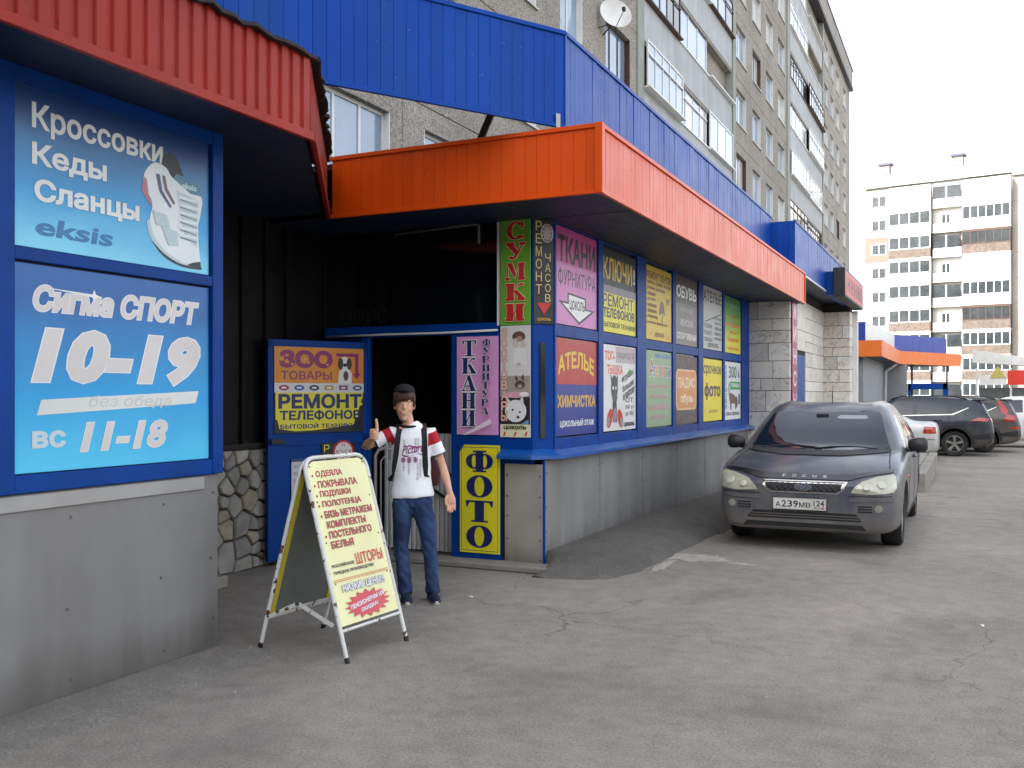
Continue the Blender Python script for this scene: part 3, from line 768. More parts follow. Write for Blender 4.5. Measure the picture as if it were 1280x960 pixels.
# ------------------------------------------------------------------ nine-storey apartment block above the shops
def pebble(name, a, b):
    m = bpy.data.materials.new(name); m.use_nodes = True; N = m.node_tree.nodes; L = m.node_tree.links; bs = N['Principled BSDF']
    tc = N.new('ShaderNodeTexCoord'); geo = N.new('ShaderNodeNewGeometry')
    n1 = N.new('ShaderNodeTexVoronoi'); n1.inputs['Scale'].default_value = 34; L.new(geo.outputs['Position'], n1.inputs['Vector'])
    n2 = N.new('ShaderNodeTexNoise'); n2.inputs['Scale'].default_value = .5; n2.inputs['Detail'].default_value = 8; L.new(geo.outputs['Position'], n2.inputs['Vector'])
    r = N.new('ShaderNodeValToRGB'); r.color_ramp.elements[0].color = (*lin(a), 1); r.color_ramp.elements[1].color = (*lin(b), 1)
    r.color_ramp.elements[0].position = .15; r.color_ramp.elements[1].position = .85
    L.new(n1.outputs['Color'], r.inputs[0])
    mx = N.new('ShaderNodeMix'); mx.data_type = 'RGBA'; mx.blend_type = 'MULTIPLY'; mx.inputs[0].default_value = .6
    r2 = N.new('ShaderNodeValToRGB'); r2.color_ramp.elements[0].position = .3; r2.color_ramp.elements[1].position = .7
    r2.color_ramp.elements[0].color = (.66, .65, .64, 1); r2.color_ramp.elements[1].color = (1.1, 1.1, 1.1, 1)
    L.new(n2.outputs[0], r2.inputs[0]); L.new(r.outputs[0], mx.inputs[6]); L.new(r2.outputs[0], mx.inputs[7]); L.new(mx.outputs[2], bs.inputs['Base Color'])
    bs.inputs['Roughness'].default_value = .92
    bp = N.new('ShaderNodeBump'); bp.inputs['Strength'].default_value = .5; bp.inputs['Distance'].default_value = .02
    L.new(n1.outputs['Distance'], bp.inputs['Height']); L.new(bp.outputs[0], bs.inputs['Normal'])
    return m
PEB = pebble('exposed aggregate panel', '75706a', 'aaa49b')
PEB2 = pebble('exposed aggregate panel, paler', '7c7872', 'b0aaa2')
LOG = mat('loggia parapet board', 'a9adb0', .8, var=.08, vscale=1.2, dirt='85857f', damt=.4, streak=True)
PIL = mat('greenish concrete pier', '8e928a', .85, var=.12, vscale=2)
GL = [mat('reflective window glass', '7d90a8', .06, var=.25, vscale=.8, spec=.9), mat('curtained window glass', 'b4b8ba', .12, var=.15, vscale=2, spec=.7), mat('dark window', '20242a', .06, var=.3, spec=.8)]
FRW = mat('white window frame', 'd2d3d0', .4, var=.06); FRB = mat('brown window frame', '4c342a', .6, var=.15)
apt = thing('apartment_block', 'nine storey grey pebble dash apartment block with glazed loggias rising behind the shops', 'apartment block', (-5.8, 0, 0))
SH = 2.78
def panel_mesh(w, h, wy0, wy1, wz0, wz1, dep=.16):
    """panel in the plane x=0 facing +x with a window opening"""
    m_ = MB(); o = [(0, 0), (w, 0), (w, h), (0, h)]; i_ = [(wy0, wz0), (wy1, wz0), (wy1, wz1), (wy0, wz1)]
    e = .012
    v = [(0, y, z) for y, z in [(e, e), (w - e, e), (w - e, h - e), (e, h - e)]] + [(0, y, z) for y, z in i_] + [(-dep, y, z) for y, z in i_] + [(-.03, y, z) for y, z in o]
    f = [(k, (k + 1) % 4, 4 + (k + 1) % 4, 4 + k) for k in range(4)] + [(4 + k, 4 + (k + 1) % 4, 8 + (k + 1) % 4, 8 + k) for k in range(4)] + [(12 + k, 12 + (k + 1) % 4, (k + 1) % 4, k) for k in range(4)]
    return m_.add(v, f).mesh('wall_panel')
def window_at(parent, y0, z0, w, h, lights, fm, gl, x=-.13, name='window'):
    fr = MB(); t = .06
    fr.box(-.05, 0, 0, .0, w, t).box(-.05, 0, h - t, 0, w, h).box(-.05, 0, t, 0, t, h - t).box(-.05, w - t, t, 0, w, h - t)
    cuts = [t] + [w * k / lights for k in range(1, lights)] + [w - t]
    for k in range(1, lights): fr.box(-.05, w * k / lights - t / 2, t, -.004, w * k / lights + t / 2, h - t)
    if name == 'window': fr.box(.0, 0, 0, .125, .025, h).box(.0, w - .025, 0, .125, w, h)
    o = fr.build(name, fm, parent, fix=False); o.location = (x, y0, z0)
    for k in range(lights):
        a = cuts[k] if k == 0 else cuts[k] + t / 2; b = cuts[k + 1] if k == lights - 1 else cuts[k + 1] - t / 2
        MB().box(-.035, a, t, -.025, b, h - t).build('pane', random.choice(gl) if isinstance(gl, list) else gl, o, fix=False)
    return o
colsA = [(.6, 3.9, 1.5, 3.0), (3.9, 7.0, 4.4, 6.6), (7.0, 10.2, 7.75, 9.25), (10.2, 13.4, 11.3, 12.8), (13.4, 16.6, 14.25, 15.75), (16.6, 20.2, 17.5, 19.6)]
colsB = [(33.5, 36.6, 33.9, 35.9), (36.6, 39.9, 37.3, 39.2), (39.9, 43.1, 40.5, 42.4), (43.1, 46.4, 43.8, 45.8)]
colsC = [(60.8, 64.0, 61.4, 63.4), (64.0, 67.2, 64.6, 66.5), (67.2, 70.6, 67.9, 69.8), (70.6, 76.8, 72.2, 74.2)]
wr = random.Random(11)
for cols, ks in ((colsA, range(-2, 3)), (colsB, range(-1, 6)), (colsC, range(-1, 6))):
    for (y0, y1, a, b) in cols:
        me = panel_mesh(y1 - y0, SH - .004, a - y0, b - y0, .85, 2.35)
        me.materials.append(PEB if cols is not colsC else PEB2)
        for k in ks:
            o = link('wall_panel', me, apt); zb = 10.45 + SH * k - .85
            o.location = (0, y0, zb)
            wn_ = window_at(apt, a, zb + .85, b - a, 1.5, 2 if b - a < 2.05 else 3, FRW if wr.random() < .92 else FRB, GL[0] if wr.random() < .45 else GL[1])
            MB().box(-.1, a - .05, zb + .80, .06, b + .05, zb + .845).build('window_sill', TRIMGREY, apt, fix=False)
# lower storeys behind the shops, body, roof
MB().box(-12, -45, 0, -.3, 76.6, 27.0).build('body', PEB, apt, fix=False)
MB().box(-.32, -45, 0, -.02, .59, 27.0).build('wall_panel', PEB, apt, fix=False)  # unseen stretch past the camera, lengthened to shade the yard
for y0, y1 in ((.6, 20.2), (33.5, 46.4), (60.8, 76.8)):
    MB().box(-.3, y0, 0, -.01, y1, 4.03 if y0 < 1 else 6.8).build('base_wall', PEB, apt, fix=False)
    MB().box(-.3, y0, 10.45 + SH * (3 if y0 < 1 else 6) - .85, -.005, y1, 27.0).build('attic_wall', PEB, apt, fix=False)
MB().box(-12.2, -45, 27.0, .22, 77.0, 28.4).build('parapet', PEB2, apt, fix=False)
MB().box(-12.2, -45, 26.75, .30, 77.0, 26.99).build('cornice', BLACKSTEEL, apt, fix=False)
MB().box(-12.2, -45, 28.4, .28, 77.1, 28.52).build('coping', mat('roof flashing', '5b5878', .5), apt, fix=False)
for y0, y1 in ((20.2, 20.8), (33.05, 33.5), (46.4, 47.3), (60.4, 60.8)): MB().box(-.4, y0, 0, .06, y1, 26.9).build('pier', PIL, apt, fix=False)
lr = random.Random(4)
def loggia(y0, y1, k, fm, gl, lights, closed=True, drop=0):
    bar = lr.random()
    z = 10.95 + SH * k; ym = (y0 + y1) / 2
    p = MB().box(-.12, y0 + .01, z - 1.30, .0, y1 - .01, z).build('loggia_parapet', LOG, apt, bevel=.01)
    MB().box(-1.3, y0, z - 1.42, -.02, y1, z - 1.30).build('loggia_slab', CONCRETE, apt, fix=False)
    if closed: window_at(apt, y0 + .05, z + .02, y1 - y0 - .1, 1.44, lights, fm, gl, x=-.05 + drop, name='loggia_window')
    if closed and bar > .45: MB().box(-.05 + drop, y0 + .05, z + 1.0, -.044 + drop + .02, y1 - .05, z + 1.05).build('transom_bar', fm, apt, fix=False)
    if not closed or bar < .2:
        m_ = MB(); q = y0 + .5
        for _ in range(4):
            w = lr.uniform(.3, .6); m_.box(-.6, q, z + .15, -.58, q + w, z + 1.1); q += w + lr.uniform(.15, .4)
        setp(m_.build('laundry', lr.choice((WHITE, FRB, LOG)), apt, fix=False), kind='stuff')
    MB().box(-.10, y0, z - .03, .05 + drop, y1, z + .02).build('loggia_sill', fm, apt, fix=False)
LD = MB().box(-1.4, 20.8, 4, -1.3, 33.05, 26.9).build('loggia_back_wall', mat('loggia back wall', '76806f', .9, var=.1), apt, fix=False)
MB().box(-1.4, 47.3, 4, -1.3, 60.4, 26.9).build('loggia_back_wall', MATS['loggia back wall'], apt, fix=False)
for k in range(-2, 4):
    for y0, y1 in ((20.8, 24.9), (24.9, 29.0), (29.0, 33.05)):
        wood = (k, y0) in ((1, 20.8), (2, 29.0), (3, 24.9))
        opn = (k, y0) == (1, 29.0)
        loggia(y0, y1, k, FRB if wood else FRW, [GL[0], GL[1], GL[0]] if not wood else [GL[0], GL[2]], lr.choice((3, 4, 5, 6)), not opn, lr.choice((0, 0, .12, .22)) if k < 3 else 0)
for k in range(-2, 6):
    for y0, y1 in ((47.3, 53.8), (53.8, 60.4)):
        wood = (k, y0) in ((3, 47.3), (3, 53.8), (0, 47.3), (0, 53.8))
        loggia(y0, y1, k, FRB if wood else FRW, [GL[0], GL[1]] if not wood else [GL[2], GL[0]], lr.choice((5, 6, 7, 8)), lr.random() > .12, lr.choice((0, 0, .1, .2)))
dish = thing('satellite_dish', 'white satellite dish fixed to the pebble dash wall', 'satellite dish', (-5.8, 17.2, 11.6))
m_ = MB(); prof = [(.0, .0), (.12, .012), (.25, .05), (.36, .105), (.45, .17), (.455, .165), (.36, .095), (.25, .04), (.12, .003), (0, -.008)]
m_.lathe(prof, 26, (0, 0, 0), 'x'); dd = m_.build('reflector', WHITE, dish, smooth=40); dd.location = (.34, 0, .15); dd.rotation_euler = (0, R(-18), R(-48))
m_ = MB(); m_.tube([(0, .1, -.25), (.2, .05, -.1), (.33, 0, .12)], .02, 6).tube([(0, -.3, -.2), (.28, 0, .0)], .015, 6); m_.build('bracket', BLACKSTEEL, dish)
m_ = MB(); m_.tube([(.40, -.1, -.25), (.78, -.42, .12)], .012, 6); m_.box(.74, -.48, .08, .82, -.38, .18); m_.build('feed_arm', BLACKSTEEL, dish)

# ------------------------------------------------------------------ marble-clad entrance between the shop and the far kiosk
def marble(name, base, vein, seed):
    m = bpy.data.materials.new(name); m.use_nodes = True; N = m.node_tree.nodes; L = m.node_tree.links; bs = N['Principled BSDF']; bs.inputs['Roughness'].default_value = .38
    tc = N.new('ShaderNodeTexCoord'); mp = N.new('ShaderNodeMapping'); mp.inputs['Location'].default_value = (seed * 3.1, seed, seed * 1.7); mp.inputs['Rotation'].default_value = (.4 * seed, .3, .2 * seed); L.new(tc.outputs['Object'], mp.inputs[0])
    n = N.new('ShaderNodeTexNoise'); n.inputs['Scale'].default_value = 2.6; n.inputs['Detail'].default_value = 9; n.inputs['Distortion'].default_value = 1.4; L.new(mp.outputs[0], n.inputs['Vector'])
    r = N.new('ShaderNodeValToRGB'); e = r.color_ramp.elements; e[0].position = .30; e[1].position = .80; e[0].color = (*[c * .72 for c in lin(base)], 1); e[1].color = (*lin(base), 1)
    for p, c in ((.478, lin(base)), (.497, lin(vein)), (.52, lin(base))): q = e.new(p); q.color = (*c, 1)
    L.new(n.outputs[0], r.inputs[0]); L.new(r.outputs[0], bs.inputs['Base Color']); return m
MARB = [marble('marble slab %d' % i, b, v, i + 1) for i, (b, v) in enumerate((('d6d0c7', 'a49b90'), ('dcd7ce', 'afa69a'), ('c8c2b9', '998f84'), ('d8cfc2', 'a99d8e')))]
hallm = thing('marble_entrance', 'marble tiled shop entrance with blue metal fascia beyond the window grid', 'shop entrance', (.35, 8.3, 0))
def rl(x, y): return x - .35, y - 8.3
def tiles(x0, y0, x1, y1, rows, cuts, along):
    """slabs on a wall; along 'x' faces -y, along 'y' faces +x"""
    tr = random.Random(int(y0 * 10))
    for i, (za, zb) in enumerate(zip(rows, rows[1:])):
        c = [0] + sorted(max(.12, min(.88, q + tr.uniform(-.12, .12))) for q in cuts[i % len(cuts)]) + [1]
        for a, b in zip(c, c[1:]):
            pr = tr.uniform(.0, .006)
            if along == 'x': m_ = MB().box(x0 + (x1 - x0) * a + .004, y0 - .02 - pr, za + .004, x0 + (x1 - x0) * b - .004, y0, zb - .004)
            else: m_ = MB().box(x0, y0 + (y1 - y0) * a + .004, za + .004, x0 + .02 + pr, y0 + (y1 - y0) * b - .004, zb - .004)
            o = m_.build('marble_tile', tr.choice(MARB), hallm, bevel=.003)
            o.location = (-.35, -8.3, 0)
rw = [-.25, .05, .35, .63, .92, 1.22, 1.56, 1.76, 2.04, 2.33, 2.53, 2.72, 3.0, 3.3]
JOINT = mat('dark tile joint', '2b2825', .9)
box('pillar_core', JOINT, -.35, .02, -.3, .30, .60, 3.48, hallm)
tiles(0, 8.3, .67, 8.3, rw, [(.55,), (.3,), (.62,), (.4,), ()], 'x')
tiles(.655, 8.3, .655, 8.92, rw, [()], 'y')
box('recess_core', JOINT, -.3, .60, -.3, -.002, 6.2, 3.48, hallm)
tiles(.352, 8.95, .352, 10.9, rw, [(.5,), (.33, .7)], 'y'); tiles(.352, 11.9, .352, 14.48, rw, [(.45,), (.3, .62)], 'y')
tiles(.352, 10.9, .352, 11.9, [2.33, 2.72, 3.3], [()], 'y')
box('door', BLUEFRAME, -.0, 2.62, 0, .008, 3.58, 2.25, hallm, .003)
MB().lathe([(0, 0), (.02, 0), (.02, .05), (0, .05)], 10, (.008, 2.75, 1.05), 'x').build('door_handle', TRIMGREY, hallm)
box('pillar_core', JOINT, -.3, 6.2, -.3, .55, 6.8, 3.48, hallm)
tiles(.352, 14.48, .92, 14.48, rw, [(.5,), (.3,), (), (.66,)], 'x'); tiles(.902, 14.48, .902, 15.1, rw, [()], 'y')
m_ = MB(); m_.tube([(.0, 1.35, 2.62), (.10, 1.33, 2.66), (.14, 1.30, 2.66)], .02, 8).lathe([(.0, .10), (.05, .11), (.085, .2), (.08, .21), (0, .2)], 12, (.0, 1.3, 2.66), 'x')
m_.build('wall_lamp', TRIMGREY, hallm, smooth=40)
m_ = MB(); m_.box(.56, 6.7, -.3, .68, 6.82, 3.35); m_.build('downpipe_casing', WHITE, hallm, bevel=.01)
strips(hallm, rl(.384, 8.28), rl(.745, 8.28), 3.47, 4.28, BLUE, name='fascia_strip')
strips(hallm, rl(.75, 8.28), rl(.75, 15.9), 3.52, 4.28, BLUE, name='fascia_strip')
edge_trim(hallm, rl(.742, 8.27), rl(.742, 15.92), 4.26, BLUE, .034, .026); edge_trim(hallm, rl(.742, 8.27), rl(.742, 15.92), 3.49, WHITE, .03, .026)
box('fascia_back', BLACKSTEEL, -.3, .05, 3.53, .37, 7.58, 4.24, hallm)
box('soffit', DARKSOFFIT, -.5, .0, 3.49, .40, 7.6, 3.51, hallm)
led = thing('led_sign', 'black LED ticker box glowing red on the blue fascia', 'led sign', (.90, 11.8, 3.38))
box('housing', BLACKSTEEL, 0, 0, 0, .22, 3.4, .56, led, .012)
box('mounting', BLUEFRAME, -.14, .1, .05, -.001, 3.2, .5, led)
ls = Sign('', '', '', None, 0, 3.3, .46, None, root=led)
LEDR = mat('red led field', '8a1020', .4, var=.1, emit='c01020', estr=.10)
ls.rect(0, 0, 1, 1, LEDR, 'led_field')
for i, x in enumerate((.06, .17, .21, .30, .36, .44, .49, .58, .66, .72, .80, .86, .93)): ls.rect(x, .16 if i % 3 else .10, x + .03, .84 if i % 2 else .78, mat('unlit led', '2a0508', .5, var=0), 'led_glyph')
for i, x in enumerate((.12, .33, .53, .69)): ls.rect(x, .44, x + .07, .56, MATS['unlit led'], 'led_glyph')
for (nm, mn), (b, m) in ls.parts.items():
    o = b.build(nm, m, led, fix=False); o.rotation_euler = (0, 0, R(90)); o.location = (.221, .05, .05)

# ------------------------------------------------------------------ far grey kiosk with orange and blue bands
GREYW = mat('grey profiled wall', '84868a', .6, var=.06, dirt='6c6c6a', damt=.3, streak=True)
OR2 = mat('orange band', 'e2701a', .4, var=.05); BL2 = mat('blue band', '1c3a9c', .4, var=.05)
fk = thing('far_kiosk', 'grey kiosk with orange fascia and blue parapet beyond the marble entrance', 'kiosk', (0, 26.4, -.24))
box('wall', GREYW, -4, .4, 0, .02, 9.2, 3.1, fk); box('wall', GREYW, -4, .35, 0, -.25, .42, 3.1, fk)
for x in (-.5, -.22): box('wall_post', mat('pale green post', 'a3b08e', .6), x, .30, 0, x + .05, .36, 3.0, fk)
strips(fk, (-3.5, 0), (.64, 0), 3.0, 3.54, OR2, .5, 'fascia_strip'); strips(fk, (.65, 0), (.65, 8.8), 3.0, 3.54, OR2, .6, 'fascia_strip')
strips(fk, (.62, 8.8), (2.9, 13.6), 3.0, 3.54, OR2, .6, 'fascia_strip')
strips(fk, (-3.5, .3), (.1, .3), 3.54, 4.18, BL2, .5, 'parapet_strip'); strips(fk, (.1, .3), (.45, 8.6), 3.54, 4.2, WHITE, .6, 'parapet_strip')  # long side in white: glare put into the strip colour
strips(fk, (.0, 8.9), (2.3, 13.9), 3.5, 4.28, BL2, .6, 'parapet_strip')
m_ = MB(); m_.prism([(-3.5, .05), (.6, .05), (.6, 8.8), (2.85, 13.6), (2.3, 14.5), (-3.5, 14.5)], lambda p, q, z: (p, q, z), 3.02, 3.08); m_.build('roof', DARKSOFFIT, fk)
box('wall', GREYW, -3.5, 9.2, 0, .9, 9.3, 3.0, fk)
m_ = MB(); m_.tube([(.55, 8.4, 3.0), (.35, 8.5, 2.85), (.12, 8.6, 2.7), (.1, 8.6, 0)], .06, 8); m_.build('downpipe', WHITE, fk, smooth=True)
for x, y in ((1.0, 10.2), (2.3, 13.0)): box('post', BLACKSTEEL, x, y, 0, x + .08, y + .08, 3.0, fk)
m_ = MB(); m_.box(.9, 10.0, 0, 1.0, 10.1, 2.2).box(2.3, 12.6, 0, 2.4, 12.7, 2.2).box(.9, 10.0, 1.95, 2.4, 10.15, 2.2).box(2.25, 10.0, 0, 2.4, 10.2, 2.2); m_.build('door_frame', BLUEFRAME, fk)

# ------------------------------------------------------------------ sunlit apartment house at the end of the street
FW = mat('far panel wall', '918c84', .9, var=.1, vscale=.4); FWW = mat('far white cladding', 'b9b8b5', .7, var=.06, vscale=.4)
FBR = mat('far brown boards', '5f544c', .8, var=.3, vscale=3); FPINK = mat('far brown panel', '7a675e', .9, var=.1)  # board brown lightened to stand in for haze
FG = mat('far glass', '2f3538', .25, var=.4, vscale=.7); FSL = mat('far slab', 'bdb8b0', .9, var=.1)
fb = thing('far_apartment_house', 'pale sunlit apartment house with brown balconies closing the street', 'apartment house', (-8, 113, -.24), math.atan2(-2.5, 15.4))
box('body', FW, 0, .35, 0, 24, 14, 27.2, fk if False else fb)
for k in range(-4, 5):
    zc = 13.1 + 2.8 * k
    for x0, x1, m in ((0, 2.9, FPINK if k == 2 else FW), (7.5, 10.7, FWW), (15.6, 20, FW), (20, 24, FPINK if k in (1, 2) else FW)):
        box('wall_panel', m, x0 + .02, 0, zc - 1.4, x1 - .02, .34, zc + 1.38, fb)
    for x, w in ((.75, 1.7), (8.4, 1.0 if k % 2 else 1.6), (16.9, 1.3), (21.4, 1.3)):
        wf = MB(); wf.box(x, -.04, zc - .65, x + w, .0, zc - .55).box(x, -.04, zc + .6, x + w, 0, zc + .7).box(x, -.04, zc - .55, x + .1, 0, zc + .6).box(x + w - .1, -.04, zc - .55, x + w, 0, zc + .6).box(x + w * .48, -.04, zc - .55, x + w * .48 + .09, 0, zc + .6)
        wo = wf.build('window', FRW, fb, fix=False)
        MB().box(x + .1, -.02, zc - .55, x + w - .1, -.004, zc + .6).build('pane', FG, wo, fix=False)
    for x0, x1, browns, blanks in ((2.95, 7.45, (2, -1, -2, -3), (4,)), (10.75, 15.55, (2, -1, -2, -3, -4), (4, 1))):
        pm = FBR if k in browns else FWW
        o = box('balcony', pm, x0, -1.0, zc - 1.35, x1, -.9, zc - .30, fb)
        box('slab', FSL, x0 - .04, -1.02, zc - 1.5, x1 + .04, 0, zc - 1.36, o)
        box('side_wall', pm, x0, -.9, zc - 1.35, x0 + .08, 0, zc + 1.25, o); box('side_wall', pm, x1 - .08, -.9, zc - 1.35, x1, 0, zc + 1.25, o)
        if k in blanks: box('closed_front', FWW, x0, -1.0, zc - .37, x1, -.92, zc + 1.25, o)
        else:
            fm = FRB if (k in (-1, 2) and x0 > 9) else FRW; nl = 6 if x0 > 9 else 4
            wf = MB(); w = x1 - x0
            wf.box(x0, -1.0, zc - .37, x1, -.93, zc - .25).box(x0, -1.0, zc + 1.05, x1, -.93, zc + 1.25)
            for q in range(nl + 1): wf.box(x0 + (w - .09) * q / nl, -1.0, zc - .25, x0 + (w - .09) * q / nl + .09, -.93, zc + 1.05)
            wf.build('glazing_frame', fm, o, fix=False)
            MB().box(x0 + .05, -.96, zc - .25, x1 - .05, -.95, zc + 1.05).build('glazing', FG, o, fix=False)
    o = box('balcony', FWW if k % 3 else FSL, 7.6, -.55, zc - 1.35, 10.6, -.47, zc - .45, fb); box('slab', FSL, 7.55, -.57, zc - 1.5, 10.65, 0, zc - 1.36, o)
    if k % 2 == 0: box('glazing', FG, 7.65, -.52, zc - .45, 10.55, -.5, zc + .95, o); box('glazing_frame', FRW, 8.95, -.56, zc - .45, 9.1, -.525, zc + .95, o)
    if k > -4: box('panel_joint', FBR, 0, -.012, zc - 1.43, 2.9, -.002, zc - 1.39, fb)
box('parapet', FWW, -.1, -.1, 26.0, 15.6, .34, 27.4, fb); box('parapet', FW, 15.6, -.25, 25.6, 24, .34, 28.1, fb)
box('roof_edge', FBR, -.15, -.15, 27.4, 15.55, .4, 27.46, fb)
for x in (1.3, 9.3):
    o = box('chimney', FW, x, 2, 27.2, x + 1.0, 3, 29.0, fb); box('chimney_cap', mat('purple grey cap', '4d4a66', .6), x - .25, 1.8, 29.0, x + 1.25, 3.2, 29.25, o)

# market stall in front of it
stall = thing('market_stall', 'white roofed market stall with a red sign board at the end of the street', 'market stall', (3.4, 67.9, -.24), R(-14))
m_ = MB(); m_.prism([(0, 4.9), (7, 3.6), (7, 3.45), (0, 4.0)], lambda p, q, y: (p, y, q), 0, 5); m_.build('roof', WHITE, stall)
box('counter', mat('stall counter', '565a58', .7), .4, .3, 0, 7, .5, 2.2, stall)
for x in (.2, 2.4, 4.6, 6.8): box('post', WHITE, x, .1, 0, x + .12, .22, 3.6, stall)
box('sign_board', mat('red stall sign', 'd0392c', .5), 2.3, -.1, 2.4, 3.7, 0, 3.4, stall)
box('sign_board', WHITE, .5, -.1, 2.4, 2.2, 0, 3.1, stall)
m_ = MB(); m_.prism([(1.2, 2.9), (2.2, 2.9), (1.7, 3.75)], lambda p, q, y: (p, y, q), -.16, -.11); m_.build('emblem', mat('yellow emblem', 'b9ad5c', .5), stall)

# unseen house added behind the camera so glossy fronts mirror less sky
yh = thing('sky_block_house', 'unseen brick house added behind the camera to cut sky reflections', 'house', (-8, -34, 0))
YB_ = mat('brown brick wall', '6d5346', .9, var=.2, vscale=2)
box('wall', YB_, 0, -10, 0, 44, 0, 9.5, yh)
box('roof', BITUMEN, -.4, -10.4, 9.5, 44.4, .4, 10, yh)
for k in range(3):
    for i in range(12):
        wo = box('window', FRW, 1.6 + i * 3.6, .0, 1.2 + 3 * k, 3.2 + i * 3.6, .04, 2.8 + 3 * k, yh); box('pane', GL[2], 1.7 + i * 3.6, .04, 1.3 + 3 * k, 3.1 + i * 3.6, .05, 2.7 + 3 * k, wo)
# ------------------------------------------------------------------ signs and posters
NAVY, BLK, WHT, YEL, REDK = ink('10205e'), ink('15131a'), ink('e9e7e2'), ink('e6d935'), ink('c9201e')
PURP, GOLD, PINK = ink('3d1a45'), ink('e0b52e'), ink('e3a3cf')
G1 = 'posters in the upper row of the window grid'; G2 = 'posters in the lower row of the window grid'
H90 = R(90)
def pane_sign(name, label, y0, y1, z0, z1, bg, group):
    return Sign(name, label, 'poster', (.012, y0, z0), H90, y1 - y0, z1 - z0, bg, .010, group)
# upper row
s = pane_sign('poster', 'magenta poster with dark lettering and a white arrow pointing down', .215, 1.235, 2.125, 2.99, ink('c2408e'), G1)
s.rect(0, 0, 1, .62, ink('cf7fb8')); s.rect(0, .62, 1, .64, ink('c865a8'))
s.text('ТКАНИ', .05, .64, .97, .92, BLK, .03); s.text('ФУРНИТУРА', .06, .40, .97, .58, PURP, .006)
s.poly([(.27, .34), (.72, .32), (.72, .20), (.95, .20), (.55, .02), (.06, .24), (.27, .24)], BLK, 'arrow'); s.poly([(.30, .32), (.69, .30), (.69, .185), (.86, .185), (.55, .05), (.15, .22), (.30, .22)], WHT, 'arrow')
s.text('ЦОКОЛЬ', .32, .15, .69, .27, BLK, .02); s.done()
s = pane_sign('poster', 'black and yellow poster offering keys and phone repair', 1.40, 2.44, 2.125, 2.96, YEL, G1)
s.rect(0, .56, 1, 1, ink('141018')); s.rect(.02, .47, .98, .56, ink('8a7f8c')); s.text('КЛЮЧИ', .02, .63, .88, .90, GOLD, .012); s.text('!', .92, .66, .97, .86, WHT, .02)
s.text('РЕМОНТ', .02, .31, .92, .46, PURP, .012); s.text('ТЕЛЕФОНОВ', .02, .17, .95, .30, PURP, .03); s.text('БЫТОВОЙ ТЕХНИКИ', .02, .06, .98, .14, BLK, .02); s.done()
s = pane_sign('poster', 'golden yellow poster with a bulleted list and an umbrella', 2.79, 3.82, 2.125, 2.96, ink('d8b62a'), G1)
MAR = ink('7a2420'); s.text('РЕМОНТ ЗОНТОВ', .04, .82, .97, .93, MAR, .03)
s.text('зонты, сумки, чехлы,', .06, .74, .96, .80, MAR, .03); s.text('ремни, молнии', .06, .67, .74, .72, MAR, .03)
for i, t in enumerate(('замки', 'ручки', 'молнии', 'кнопки', 'подклад', 'замена фурнитуры')):
    z = .60 - i * .078; s.ell(.05, z + .02, .012, .012, MAR, name='bullet'); s.text(t, .09, z, .13 + .045 * len(t), z + .045, MAR, .03)
s.poly([(.52, .36), (.56, .52), (.62, .56), (.68, .52), (.72, .36), (.64, .40), (.63, .22), (.61, .22), (.61, .40)], ink('5f5548')); s.poly([(.76, .60), (.92, .62), (.86, .52)], ink('7d6c3c'))
s.text('ЦОКОЛЬ', .34, .04, .70, .11, MAR, .012); s.poly([(.16, .03), (.20, .11), (.22, .10)], REDK, 'arrow'); s.poly([(.82, .11), (.86, .03), (.88, .05)], REDK, 'arrow'); s.done()
s = pane_sign('poster', 'grey brown shoe poster with pale lettering fading down', 3.975, 5.035, 2.125, 2.99, ink('4b3434'), G1)
s.rect(0, 0, 1, .60, ink('7d6f6c')); s.rect(0, .60, 1, .68, ink('65524f'))
s.text('ОБУВЬ', .06, .68, .96, .86, WHT, .03); s.text('мужская', .22, .46, .78, .55, ink('a09693'), .02); s.text('ЖЕНСКАЯ', .22, .28, .80, .38, ink('c4bcb9'), .02); s.text('СПОРТИВНАЯ', .08, .08, .95, .18, ink('dcd6d2'), .03); s.done()
s = pane_sign('poster', 'pale grey tailoring poster with black heading and lines of service names', 5.315, 6.435, 2.125, 2.99, ink('b9b9b6'), G1)
s.text('АТЕЛЬЕ', .04, .76, .96, .94, BLK, .014); DG = ink('3f4044')
s.poly([(.12, .42), (.92, .60), (.92, .62), (.12, .44)], DG)
for i, t in enumerate(('ПОШИВ', 'РЕМОНТ', 'ОДЕЖДЫ')): s.text(t, .08, .34 - i * .11, .48, .41 - i * .11, DG, .012)
for i, t in enumerate(('юбки', 'брюки', 'платья', 'пальто', 'шторы')): s.text(t, .60, .50 - i * .085, .94, .555 - i * .085, DG, .015)
s.text('ЦОКОЛЬ', .26, .03, .80, .11, DG, .02); s.done()
s = pane_sign('poster', 'green to yellow poster with red lines of lettering, last in its row', 6.585, 7.695, 2.125, 2.97, ink('d8d23a'), G1)
for i, h in enumerate(('2f7a34', '4b8f34', '74a735', '9fbd37', 'c0ca39')): s.rect(0, .80 - i * .14, 1, 1 if i == 0 else .94 - i * .14, ink(h))
s.text('подарки', .1, .80, .9, .88, ink('8fb48a'), .01); s.text('сувениры', .25, .62, .75, .68, REDK, .01)
s.text('игрушки', .08, .45, .92, .54, ink('d8501e'), .02); s.text('игры', .32, .33, .74, .40, ink('d8501e'), .02); s.text('открытки', .20, .19, .86, .27, ink('d8501e'), .02); s.text('цоколь', .2, .05, .86, .11, ink('d8501e'), .01); s.done()
